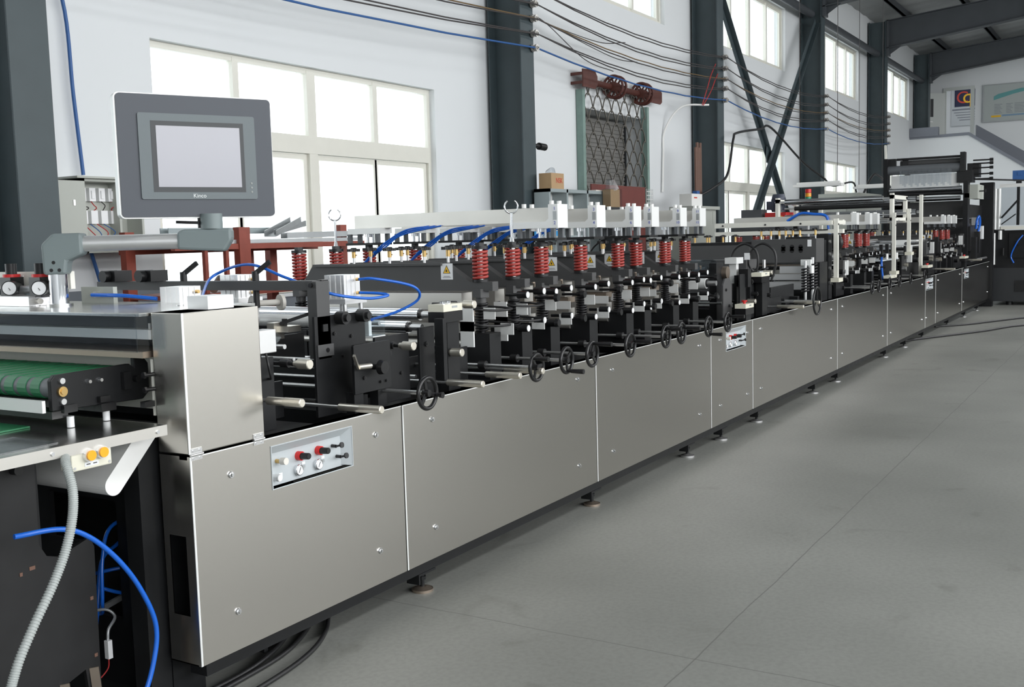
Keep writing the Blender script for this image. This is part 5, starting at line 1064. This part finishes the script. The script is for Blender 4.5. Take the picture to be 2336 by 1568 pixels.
t2 = thing('fan_motor', (11.75, 0.3, 1.5), 'round black fan motor behind the nearest pale post', 'motor')
MB().torus((11.9, 0.25, 1.46), (0.9, -0.4, 0), 0.075, 0.03).cyl((11.88, 0.25, 1.46), (12.0, 0.25, 1.46), 0.07, n=20).obj('motor_body', 'black_oxide', t2)
far = [(12.34, 'sealing station behind the nearest pale post, first of the middle group'), (13.0, 'second sealing station of the middle group, with a warning sign half hidden'), (13.40, 'third sealing station of the middle group, beside the roller rack'),
       (18.27, 'first sealing station in front of the tall end machine'), (18.87, 'middle sealing station in front of the tall end machine'), (19.40, 'last sealing station, right beside the tall end machine')]
for x, lab in far: dup(st3, x-5.31, dz=0.0, label=lab)['group'] = 'far heat sealing stations'
for x, lab in ((12.34, 'first far silver air actuator beam, beside the nearest pale post'), (13.0, 'second far silver air actuator beam of the middle group'), (13.40, 'third far silver air actuator beam, joining the roller rack'),
               (18.27, 'left air actuator beam under the tall end machine'), (18.87, 'middle air actuator beam under the tall end machine'), (19.40, 'right air actuator beam under the tall end machine')):
    a_ = thing('air_actuator', (x, 0.25, 1.585), lab, 'air actuator', 'far air actuator beams')
    MB().box(x-0.02, x+0.05, 0.13, 1.55, 1.690, 1.772).obj('cross_beam', 'beam_steel', a_)
    MB().box(x-0.06, x+0.06, 0.105, 0.42, 1.655, 1.69).box(x-0.06, x+0.06, 0.105, 0.165, 1.69, 1.788).obj('front_block', 'white_alu', a_)
    MB().box(x-0.07, x+0.07, 0.12, 0.38, 1.585, 1.60).obj('carrier_plate', 'black_steel', a_)
    for dx in (-0.05, 0.05):
        for dy in (-0.11, 0.11): MB().box(x+dx-0.012, x+dx+0.012, 0.25+dy-0.012, 0.25+dy+0.012, 1.600, 1.655).obj('pillar', 'motor_grey', a_)
    for dx, y in ((-0.045, 0.15), (0.045, 0.15), (0, 0.33)): MB().cyl((x+dx, y, 1.77), (x+dx, y, 1.80), 0.016, n=10).obj('cap_bolt', 'white_paint', a_)
tag(MB().curve([(12.3, 0.9, 1.72), (12.3, 0.75, 1.80), (12.3, 0.6, 1.79), (12.3, 0.45, 1.76), (12.3, 0.42, 1.6), (12.3, 0.4, 1.5)], 0.016, 8).obj('hose_bundle', 'blue_hose'), 'blue hose bundle looping over the far actuator beams', 'hose')
# elevated roller rack
t = thing('roller_rack', (14.6, 0.85, 1.70), 'raised rack of long chrome rollers between pale end plates', 'roller rack')
for y in (0.13, 1.62): MB().box(14.25, 15.2, y-0.02, y+0.02, 1.98, 2.03).box(14.25, 14.35, y-0.02, y+0.02, 1.70, 2.05).box(15.1, 15.2, y-0.02, y+0.02, 1.68, 2.02).box(14.25, 15.2, y-0.02, y+0.02, 1.70, 1.74).obj('end_plate', 'cream_plate', t)
for k, (x, z, r_, mt) in enumerate(((14.3, 1.99, 0.038, 'chrome'), (14.3, 1.78, 0.038, 'chrome'), (14.75, 1.91, 0.03, 'black_rubber'), (15.1, 1.98, 0.038, 'chrome'), (15.1, 1.80, 0.038, 'chrome'), (14.6, 1.70, 0.03, 'rod_steel'))):
    q = MB().cyl((x, 0.24, z), (x, 1.52, z), r_, n=20).obj('roller', mt, t)
    MB().cyl((x, 0.10, z), (x, 1.66, z), 0.014, n=10).obj('axle', 'rod_steel', q)
for x in (14.3, 15.15): MB().box(x-0.03, x+0.03, 1.59, 1.65, 0.88, 1.70).obj('rear_post', 'black_steel', t)
for x, y, z, lab in ((16.2, 0.9, 2.02, 'upper'), (16.2, 0.9, 1.83, 'lower')):
    roller(x, z, 0.04, 0.15, 1.5, '%s chrome roller reaching from the rack to the tall end machine' % lab, ax=0.02, grp='rollers before the tall machine')
for x in (16.2,):
    for y in (0.11, 1.54): tag(MB().box(x-0.04, x+0.04, y-0.02, y+0.02, 0.88, 2.07).obj('upright_bar', 'cream_plate'), ('front' if y < 1 else 'rear') + ' pale upright holding the two rollers before the tall machine', 'bar', 'roller uprights')
# lower mid-far machinery
t = thing('tension_unit', (14.6, 0.3, 0.875), 'black web tension unit with a grey top plate, right of the far springs', 'tension unit')
MB().box(13.9, 14.9, 0.18, 0.21, 0.875, 1.18).box(13.9, 14.9, 1.5, 1.53, 0.875, 1.18).box(14.0, 14.9, 0.20, 1.5, 1.16, 1.19).obj('housing', 'black_steel', t)
MB().box(13.85, 14.9, 0.16, 0.55, 1.19, 1.205).obj('top_plate', 'grey_plate', t)
for x, z in ((14.2, 1.3), (14.7, 1.35), (14.5, 1.25)): MB().cyl((x, 0.22, z), (x, 1.45, z), 0.028, n=16).obj('roller', 'chrome', t)
for x in (14.1, 14.45, 14.8): MB().box(x-0.02, x+0.02, 0.2, 0.24, 1.19, 1.40).obj('arm', 'black_oxide', t)
for x in (14.15, 14.75): MB().cyl((x, 0.16, 1.205), (x, 0.16, 1.28), 0.02, n=12).obj('knob', 'white_paint', t)
tag(MB().curve([(13.65, 0.12, 1.25), (13.65, 0.12, 1.15), (13.6, 0.1, 1.05), (13.55, 0.08, 0.98)], 0.014, 6).obj('air_hose', 'blue_hose'), 'blue air hose dropping beside the tension unit', 'hose')
def black_unit(x0, x1, lab, z1=1.25, seed=0):
    r = random.Random(seed)
    t = thing('drive_unit', ((x0+x1)/2, 0.3, 0.875), lab, 'drive unit', 'black drive units')
    MB().box(x0, x1, 0.2, 0.225, 0.875, z1).box(x0, x1, 1.48, 1.5, 0.875, z1).box(x0+0.05, x0+0.15, 0.22, 1.48, 0.9, 1.0).obj('side_plates', 'black_steel', t)
    for k in range(4):
        x = r.uniform(x0+0.08, x1-0.08); z = r.uniform(1.0, z1-0.03)
        MB().cyl((x, 0.2, z), (x, 0.2-r.uniform(0.03, 0.09), z), r.uniform(0.018, 0.035), n=14).obj('knob', r.choice(['black_plastic', 'nickel', 'black_oxide', 'rod_steel']), t)
    for k in range(3):
        x = r.uniform(x0+0.08, x1-0.08); z = r.uniform(z1-0.02, z1+0.12)
        MB().cyl((x, 0.22, z), (x, 1.48, z), r.uniform(0.02, 0.035), n=16).obj('roller', r.choice(['chrome', 'aluminium', 'black_rubber']), t)
        MB().box(x-0.03, x+0.03, 0.19, 0.22, z1-0.05, z+0.04).obj('bearing_block', 'black_oxide', t)
    for k in range(3):
        x = r.uniform(x0+0.05, x1-0.05); MB().box(x-0.035, x+0.035, 0.14, 0.2, z1-0.1, z1+r.uniform(0, 0.15)).obj('bracket', r.choice(['black_oxide', 'grey_steel', 'white_alu']), t)
black_unit(11.75, 12.1, 'black drive unit under the long pale cross rail', 1.2, 1)
black_unit(15.3, 16.6, 'long black drive unit with rollers before the third pneumatic panel', 1.22, 5)
black_unit(16.7, 17.9, 'black drive unit beyond the third pneumatic panel', 1.30, 11)
black_unit(17.95, 18.15, 'narrow black drive unit left of the last sealing stations', 1.28, 14)
black_unit(19.7, 20.7, 'black drive unit at the foot of the tall end machine', 1.35, 17)
t = thing('flat_guide_tray', (16.6, 0.5, 1.28), 'pale flat guide tray with silver strips in front of the tall machine', 'guide tray')
MB().box(15.6, 17.4, 0.25, 0.95, 1.33, 1.35).box(16.9, 17.1, 0.3, 0.6, 1.35, 1.42).box(15.8, 15.9, 0.2, 0.4, 1.22, 1.33).obj('tray', 'white_alu', t)
MB().cyl((15.7, 0.22, 1.38), (17.5, 0.22, 1.38), 0.025, n=12).cyl((15.5, 0.9, 1.42), (17.0, 0.9, 1.42), 0.025, n=12).obj('side_tube', 'chrome', t)
button_box(13.68, 0.02, 0.99, 'cream box with chrome buttons above the far handwheels', w_=0.36, nb=1, cable=False)
button_box(16.08, 0.0, 1.03, 'cream box with a red button above the third pneumatic panel', w_=0.36, nb=1, red=True, cable=False)
button_box(19.55, 0.0, 1.06, 'cream box with a red button, farthest of the button boxes', w_=0.40, nb=1, red=True, cable=False)

# tall end machine
t = thing('tall_end_machine', (21.9, 0.85, 0), 'tall black folding machine with rollers and plastic film at the far end of the line', 'folding machine')
for a_ in ((20.9, 21.15, 0.14, 0.22, 0.9, 2.42), (22.9, 23.12, -0.05, 0.2, 0.0, 2.45), (20.9, 21.15, 1.55, 1.62, 0.9, 2.9), (22.9, 23.12, 1.55, 1.62, 0.0, 2.9)): MB().box(*a_).obj('side_column', 'black_steel', t)
MB().box(20.9, 22.95, 0.14, 0.2, 2.12, 2.2).box(21.15, 22.9, 0.15, 0.18, 1.75, 2.0).box(21.15, 22.9, 0.15, 0.17, 0.85, 1.65).obj('side_panel', 'black_steel', t)
MB().box(21.3, 21.34, 0.2, 1.55, 1.75, 2.08).box(21.3, 21.34, 1.25, 1.55, 0.9, 2.3).box(22.0, 22.05, 0.2, 1.5, 1.1, 1.75).obj('back_panel', 'grey_steel', t)
MB().box(21.0, 21.05, 0.30, 1.5, 2.34, 2.58).obj('white_cover', 'white_paint', t)
for z, x, r_, mt, y1 in ((2.30, 20.95, 0.045, 'chrome', 1.52), (2.23, 21.0, 0.04, 'black_rubber', 1.52), (2.12, 20.8, 0.042, 'chrome', 1.75), (2.68, 21.0, 0.085, 'motor_grey', 1.6), (2.80, 21.1, 0.06, 'grey_steel', 1.35), (2.88, 21.0, 0.022, 'black_oxide', 1.4)):
    MB().cyl((x, 0.25, z), (x, y1, z), r_, n=24).obj('roller', mt, t)
m = MB(); n_ = 24
for k in range(n_):
    y = 0.42+0.9*k/n_; m.box(20.88+0.02*math.sin(k*2.1), 20.885+0.02*math.sin(k*2.1), y, y+0.9/n_, 2.36+0.03*(k % 3), 2.66)
m.obj('film_web', 'plastic_film', t, label='creased clear plastic film')
MB().box(20.95, 21.35, 0.08, 0.34, 2.40, 2.62).box(21.2, 21.5, 0.0, 0.2, 2.5, 2.75).box(20.9, 21.1, 0.2, 0.28, 2.6, 2.95).obj('adjuster_frame', 'black_oxide', t)
for z in (2.46, 2.55, 2.66, 2.74, 2.80): MB().cyl((21.2, 0.1, z), (21.2, -0.18, z), 0.014, n=10).cyl((21.2, -0.18, z), (21.2, -0.24, z), 0.028, n=12).obj('side_knob', 'black_oxide', t)
MB().box(21.0, 21.08, 1.42, 1.62, 2.62, 2.9).box(21.0, 21.06, 1.2, 1.3, 2.7, 2.9).obj('rear_bracket', 'black_oxide', t)
MB().box(21.1, 21.9, 0.0, 0.14, 2.10, 2.36).box(21.5, 21.52, -0.01, 0.0, 2.12, 2.34).obj('control_box', 'cabinet_grey', t, label='pale grey control box')
MB().cyl((21.3, 0.0, 2.24), (21.3, -0.08, 2.24), 0.012, n=10).cyl((21.3, -0.08, 2.24), (21.3, -0.11, 2.24), 0.035, n=14).obj('side_knob', 'black_plastic', t)
MB().box(21.0, 21.8, 0.10, 0.16, 1.15, 1.60).box(21.1, 21.3, 0.02, 0.1, 1.0, 1.4).box(21.5, 21.7, 0.02, 0.1, 1.1, 1.5).obj('gear_cover', 'black_oxide', t)
MB().curve([(21.3, 0.05, 1.55), (21.3, 0.03, 1.72), (21.5, 0.02, 1.78), (21.6, 0.02, 1.65), (21.6, 0.05, 1.5)], 0.022, 6).obj('blue_loop', 'blue_hose', t)
MB().box(21.4, 21.6, 0.04, 0.14, 1.62, 1.76).obj('small_cylinder', 'aluminium', t)
MB().box(22.2, 22.4, 0.05, 0.14, 1.35, 1.60).obj('white_switch', 'label_white', t)
MB().cyl((20.8, 0.05, 0.98), (22.8, 0.05, 0.98), 0.02, n=10).obj('front_rail', 'rod_steel', t)
MB().box(22.95, 23.2, 0.02, 0.05, 0.0, 0.88).obj('lower_panel', 'dark_cabinet', t)
# unwinder on the right
t = thing('film_unwinder', (24.05, -0.8, 0), 'dark film unwinding machine with vertical chrome rollers, cut by the right edge', 'unwinding machine')
MB().box(23.35, 24.85, -4.5, 0.0, 0.08, 0.75).obj('base', 'dark_cabinet', t)
MB().box(23.35, 23.45, -4.5, -0.05, 0.75, 1.5).box(23.35, 24.85, -0.05, 0.0, 0.75, 1.55).obj('upper_body', 'black_steel', t)
for y, z0, z1 in ((-0.04, 1.52, 2.33), (-0.11, 1.52, 2.33), (-0.02, 0.82, 1.45), (-0.14, 1.32, 1.5)): MB().cyl((23.3, y, z0), (23.3, y, z1), 0.036, n=16).obj('vertical_roller', 'white_alu', t)  # pale material stands in for the bright reflection on chrome
MB().cyl((23.27, -0.2, 1.0), (23.27, -0.2, 1.15), 0.025, n=12).cyl((23.27, -0.5, 1.25), (23.25, -0.5, 1.25), 0.05, n=20).box(23.31, 23.35, -0.75, -0.3, 0.95, 1.45).obj('valve_panel', 'black_steel', t)
MB().box(23.25, 23.35, -1.6, -0.15, 1.52, 1.58).obj('cream_rail', 'cream_plate', t)
MB().box(23.3, 23.34, -1.2, -0.12, 2.35, 2.42).obj('top_rail', 'white_paint', t)
MB().prism([(-0.15, 1.60), (-0.15, 2.35), (-0.9, 2.35), (-0.9, 1.60)], 'x', 23.32, 23.325).obj('film_web', 'plastic_film', t, label='hanging clear plastic film')
MB().bar((23.27, -0.16, 1.75), (23.27, -0.46, 2.1), 0.03, 0.08, upv=(1, 0, 0)).bar((23.27, -0.46, 1.6), (23.27, -0.46, 2.35), 0.05, 0.06, upv=(1, 0, 0)).bar((23.27, -0.16, 1.62), (23.27, -0.42, 1.82), 0.02, 0.03, upv=(1, 0, 0)).obj('folding_triangle', 'black_steel', t)
MB().box(23.45, 23.75, -0.56, -0.33, 2.48, 2.68).box(23.44, 23.45, -0.50, -0.42, 2.58, 2.64).obj('blue_sensor_box', 'wire_blue', t)
MB().box(23.4, 23.45, -0.5, -0.4, 2.42, 2.48).bar((21.2, 0.1, 2.46), (24.85, -1.2, 2.47), 0.02, 0.03).obj('support_bar', 'black_oxide', t)
for y in (-0.3, -1.2): MB().cyl((23.55, y, 0), (23.55, y, 0.08), 0.07, n=14).obj('foot', 'black_oxide', t)
MB().curve([(23.3, -0.55, 1.4), (23.25, -0.45, 1.25), (23.25, -0.35, 1.0), (23.25, -0.4, 0.85)], 0.015, 6).obj('blue_tube', 'blue_hose', t)
MB().box(23.33, 23.35, -0.62, -0.42, 0.28, 0.5).obj('vent', 'black_plastic', t)

# ------------------------------------------------------------ things between the machine and the wall
t = thing('steel_rack', (6.1, 3.2, 0), 'red-brown steel stock rack in front of the large window', 'rack')
for x, y, z1 in ((5.70, 3.0, 1.74), (5.08, 3.5, 1.72), (7.06, 3.2, 1.76), (6.35, 3.6, 1.62), (6.62, 3.6, 1.62)): MB().box(x-0.04 if x != 5.70 else x-0.055, x+0.04 if x != 5.70 else x+0.055, y-0.03, y+0.03, 0, z1).obj('post', 'red_oxide', t)
MB().box(5.05, 7.1, 2.98, 3.02, 1.58, 1.62).box(5.05, 7.1, 3.5, 3.56, 1.56, 1.60).obj('shelf_beam', 'red_oxide', t)
MB().box(5.05, 7.1, 3.0, 3.54, 1.622, 1.65).obj('shelf_board', 'galvanised', t)
MB().box(5.05, 7.0, 3.0, 3.54, 1.24, 1.27).box(5.05, 7.0, 3.0, 3.54, 0.8, 0.83).obj('shelf_beam', 'red_oxide', t)
for x in (5.35, 5.55): MB().box(x-0.015, x+0.015, 3.0, 3.03, 1.2, 1.58).obj('strut', 'red_oxide', t)
def profile(p, q, w_, lab, mt='galvanised'):
    m = MB(); p = V(*p); q = V(*q); d = (q-p).normalized(); sd = d.cross(V(0, 0, 1)).normalized()
    m.bar(p, q, w_, 0.006); m.bar(p + sd*w_/2 + V(0, 0, 0.02), q + sd*w_/2 + V(0, 0, 0.02), 0.006, 0.045); m.bar(p - sd*w_/2 + V(0, 0, 0.02), q - sd*w_/2 + V(0, 0, 0.02), 0.006, 0.045)
    tag(m.obj('metal_profile', mt), lab, 'metal profile', 'metal profiles on the rack')
profile((6.05, 3.05, 1.67), (6.72, 3.4, 1.79), 0.09, 'bright channel profile lying tilted on the rack')
profile((6.12, 3.12, 1.68), (6.85, 3.45, 1.76), 0.07, 'second bright channel profile under the tilted one')
profile((6.2, 3.05, 1.655), (7.2, 3.1, 1.665), 0.06, 'flat grey profile sticking out past the right end of the rack')
profile((5.2, 3.25, 1.70), (6.4, 3.3, 1.70), 0.08, 'ribbed grey channel lying along the rack top, left of the bright profiles', mt='shelf_grey')
for k, (a, b, mt, lab) in enumerate((((5.4, 3.0, 1.30), (5.75, 3.3, 1.36), 'rod_brown', 'brown pipe'), ((5.9, 3.05, 1.29), (6.8, 3.2, 1.29), 'galvanised', 'grey flat bar'), ((5.8, 3.15, 1.285), (6.9, 3.4, 1.29), 'rod_brown', 'rusty bar'))):
    tag(MB().cyl(a, b, 0.03 if k == 0 else 0.018, n=12).obj('stock_bar', mt), lab + ' lying on the middle level of the red-brown rack', 'bar', 'stock bars on the rack')
for k in range(4):
    tag(MB().box(5.3+0.3*k, 5.55+0.3*k, 3.1, 3.4, 0.831, 0.90+0.02*k).obj('steel_scrap', 'shelf_grey'), 'grey steel piece on the lowest level of the red-brown rack, %s' % ['leftmost', 'second from the left', 'third from the left', 'rightmost'][k], 'steel piece', 'pieces on the lowest rack level')
t = thing('storage_shelf', (12.0, 3.6, 0), 'pale grey open storage shelf behind the white actuator blocks', 'shelf')
m = MB().box(11.2, 12.72, 3.45, 3.66, 2.15, 2.19).box(11.2, 12.72, 3.45, 3.66, 1.78, 1.81).box(11.2, 12.72, 3.45, 3.66, 1.3, 1.33)
m.obj('shelf_board', 'shelf_grey', t)
for x in (11.2, 11.65, 12.2, 12.68): MB().box(x, x+0.04, 3.45, 3.66, 0, 2.19).obj('upright', 'shelf_grey', t)
MB().box(11.2, 12.72, 3.655, 3.66, 0.0, 2.15).obj('back_sheet', 'white_paint', t)
t = thing('cardboard_box', (11.45, 3.55, 2.19), 'brown cardboard box with red letters on top of the grey shelf', 'box')
MB().box(11.30, 11.62, 3.47, 3.64, 2.192, 2.38).obj('carton', 'cardboard', t)
MB().text('NSK', 0.09, (11.50, 3.468, 2.29), (1, 0, 0), (0, 0, 1)).obj('lettering', 'text_red', t)
MB().cyl((11.45, 3.56, 2.38), (11.50, 3.56, 2.44), 0.07, 0.03, n=9).obj('plastic_wrap', 'plastic_film', t)
for k, (x, c, h, lab) in enumerate(((11.27, 'cardboard', 0.16, 'small brown carton in the first shelf bay'), (11.75, 'label_white', 0.18, 'white bag in the second shelf bay'), (11.95, 'text_black', 0.12, 'dark striped tool in the second shelf bay'), (12.3, 'plastic_film', 0.2, 'clear wrapped parcel in the third shelf bay'), (12.5, 'galvanised', 0.14, 'grey parcel in the third shelf bay'))):
    tag(MB().box(x, x+0.16, 3.5, 3.6, 1.811, 1.811+h).obj('shelf_item', c), lab, 'parcel', 'things on the grey shelf')
tag(MB().box(12.5, 12.68, 3.47, 3.58, 2.191, 2.205).obj('flat_packet', 'cream_plate'), 'flat cream packet at the right end of the shelf top', 'packet')
t = thing('wrapped_carton', (12.9, 3.3, 1.9), 'plastic-wrapped carton in front of the maroon board', 'box')
MB().box(12.62, 12.9, 3.32, 3.43, 1.98, 2.21).obj('carton', 'cardboard', t)
MB().box(12.61, 12.95, 3.31, 3.44, 1.98, 2.215).cyl((12.78, 3.38, 2.21), (12.74, 3.38, 2.34), 0.10, 0.05, n=7).obj('plastic_wrap', 'plastic_film', t)
MB().box(12.5, 13.0, 3.25, 3.44, 0, 1.975).obj('stand', 'dark_cabinet', t)
t = thing('leaning_board', (13.2, 3.55, 0), 'maroon sheet board leaning against the wall below the lattice grille', 'board')
MB().box(12.75, 14.5, 3.66, 3.68, 0.0, 2.30).obj('board_sheet', 'maroon_board', t)
t = thing('mesh_panel', (14.7, 3.6, 0), 'pale wire mesh panel standing right of the maroon board', 'mesh panel')
m = MB()
for k in range(40): m.box(14.5, 14.74, 3.64, 3.644, 0.05+k*0.056, 0.062+k*0.056)
for k in range(5): m.box(14.5+k*0.058, 14.506+k*0.058, 3.64, 3.646, 0, 2.28)
m.obj('mesh', 'white_alu', t)
t = thing('white_switch_box', (15.8, 3.4, 2.04), 'small white switch box with a blue plug on the pale cabinet', 'switch box')
MB().box(15.55, 16.0, 3.35, 3.55, 2.03, 2.22).obj('box_body', 'white_paint', t)
MB().box(15.85, 15.97, 3.38, 3.45, 2.22, 2.27).obj('blue_plug', 'wire_blue', t)
MB().box(15.65, 15.78, 3.348, 3.35, 2.15, 2.17).obj('red_mark', 'text_red', t)
tag(MB().box(15.3, 16.2, 3.2, 3.6, 0, 1.97).box(15.3, 16.25, 3.15, 3.62, 1.97, 2.02).box(16.05, 16.19, 3.195, 3.2, 1.75, 1.94).obj('pale_cabinet', 'cabinet_grey'), 'pale grey cabinet left of the rod column', 'cabinet')
for k in range(4):
    tag(MB().cyl((16.45+0.07*k, 3.62, 0), (16.48+0.07*k, 3.64, 3.0+0.08*(k % 2)), 0.024, n=10).obj('leaning_rod', 'rod_brown'), 'brown rod leaning by the rod column, %s of four' % ['leftmost', 'second from left', 'third from left', 'rightmost'][k], 'rod', 'brown rods')
tag(MB().cyl((29.6, 3.3, 1.6), (30.35, 3.55, 3.85), 0.035, n=10).obj('leaning_tube', 'cream_plate'), 'pale tube leaning across the fourth dark column', 'tube')
tag(MB().box(11.05, 11.35, 3.20, 3.50, 0, 1.6).obj('fire_box', 'motor_grey'), 'dark grey box standing at the foot of the column with the pipe stub', 'box')
# motor, signal tower, lamps, cabinets beyond
t = thing('upright_motor', (14.6, 2.0, 0), 'black upright motor on a red gearbox behind the machine, under the crossed braces', 'motor')
MB().cyl((15.0, 1.95, 1.80), (15.0, 1.95, 2.0), 0.095, n=24).cyl((15.0, 1.95, 2.0), (15.0, 1.95, 2.05), 0.095, 0.08, n=24).box(14.92, 14.98, 2.0, 2.10, 1.83, 1.95).obj('motor_body', 'motor_blue', t)
m = MB()
for k in range(12):
    a = 2*PI*k/12; m.bar((15.0+0.095*math.cos(a), 1.95+0.095*math.sin(a), 1.82), (15.0+0.095*math.cos(a), 1.95+0.095*math.sin(a), 1.98), 0.012, 0.02, upv=(1, 0, 0))
m.obj('cooling_ribs', 'motor_blue', t)
MB().box(14.85, 15.3, 1.80, 2.1, 1.66, 1.79).obj('gearbox', 'red', t)
MB().box(14.84, 14.85, 1.85, 1.95, 1.68, 1.74).obj('type_plate', 'yellow', t)
MB().box(14.8, 15.4, 1.80, 2.3, -0.08, 1.66).obj('stand', 'motor_grey', t)
MB().box(14.85, 15.1, 2.15, 2.45, 1.66, 1.84).obj('dark_housing', 'motor_grey', t)
t.location += V(0.05, -0.11, 0.08)
t = thing('signal_tower', (16.15, 1.75, 1.9), 'red, amber and green signal tower light beside the chrome rollers', 'signal light')
for z, mt in ((2.17, 'red'), (2.11, 'amber_lens'), (2.05, 'green_lens')): MB().cyl((16.15, 1.72, z), (16.15, 1.72, z+0.055), 0.045, n=18).obj('lens', mt, t, label=mt.split('_')[0] + ' lens')
MB().cyl((16.15, 1.72, 1.93), (16.15, 1.72, 2.05), 0.04, n=16).cyl((16.15, 1.72, 0), (16.15, 1.72, 1.93), 0.02, n=10).obj('pole', 'label_white', t)
for k, (x, y0, y1, z, lab) in enumerate(((20.2, 2.2, 3.1, 2.42, 'nearer white hanging lamp fixture, in front of the right cross-brace column'), (24.5, 2.3, 3.0, 2.5, 'farther white hanging lamp fixture, by the leaning-tube column'))):
    t = thing('hanging_lamp', (x, (y0+y1)/2, z), lab, 'lamp', 'hanging lamp fixtures')
    MB().prism([(x-0.14, z), (x-0.06, z+0.07), (x+0.06, z+0.07), (x+0.14, z)], 'y', y0, y1).obj('reflector', 'white_paint', t) if False else MB().box(x-0.12, x+0.12, y0, y1, z, z+0.05).box(x-0.05, x+0.05, y0+0.05, y1-0.05, z+0.05, z+0.09).obj('reflector', 'white_paint', t)
    for y in (y0+0.1, y1-0.1): MB().cyl((x, y, z+0.09), (x, y, 7.35), 0.006, n=6).obj('hanging_wire', 'wire_dark', t)
tag(MB().box(21.5, 23.5, 2.2, 3.0, 0, 2.32).box(21.48, 21.5, 2.45, 2.75, 1.9, 2.1).obj('control_cabinet', 'cabinet_grey'), 'beige control cabinet behind the roller rack, left one', 'cabinet', 'control cabinets')
tag(MB().box(26.5, 28.0, 2.1, 2.7, 0, 2.42).obj('control_cabinet', 'cabinet_grey'), 'beige control cabinet behind the tall machine, right one', 'cabinet', 'control cabinets')
tag(MB().box(16.9, 19.5, 2.4, 3.2, 0, 1.75).obj('dark_machine_body', 'motor_grey'), 'dark machine housing standing behind the far rollers', 'machine')
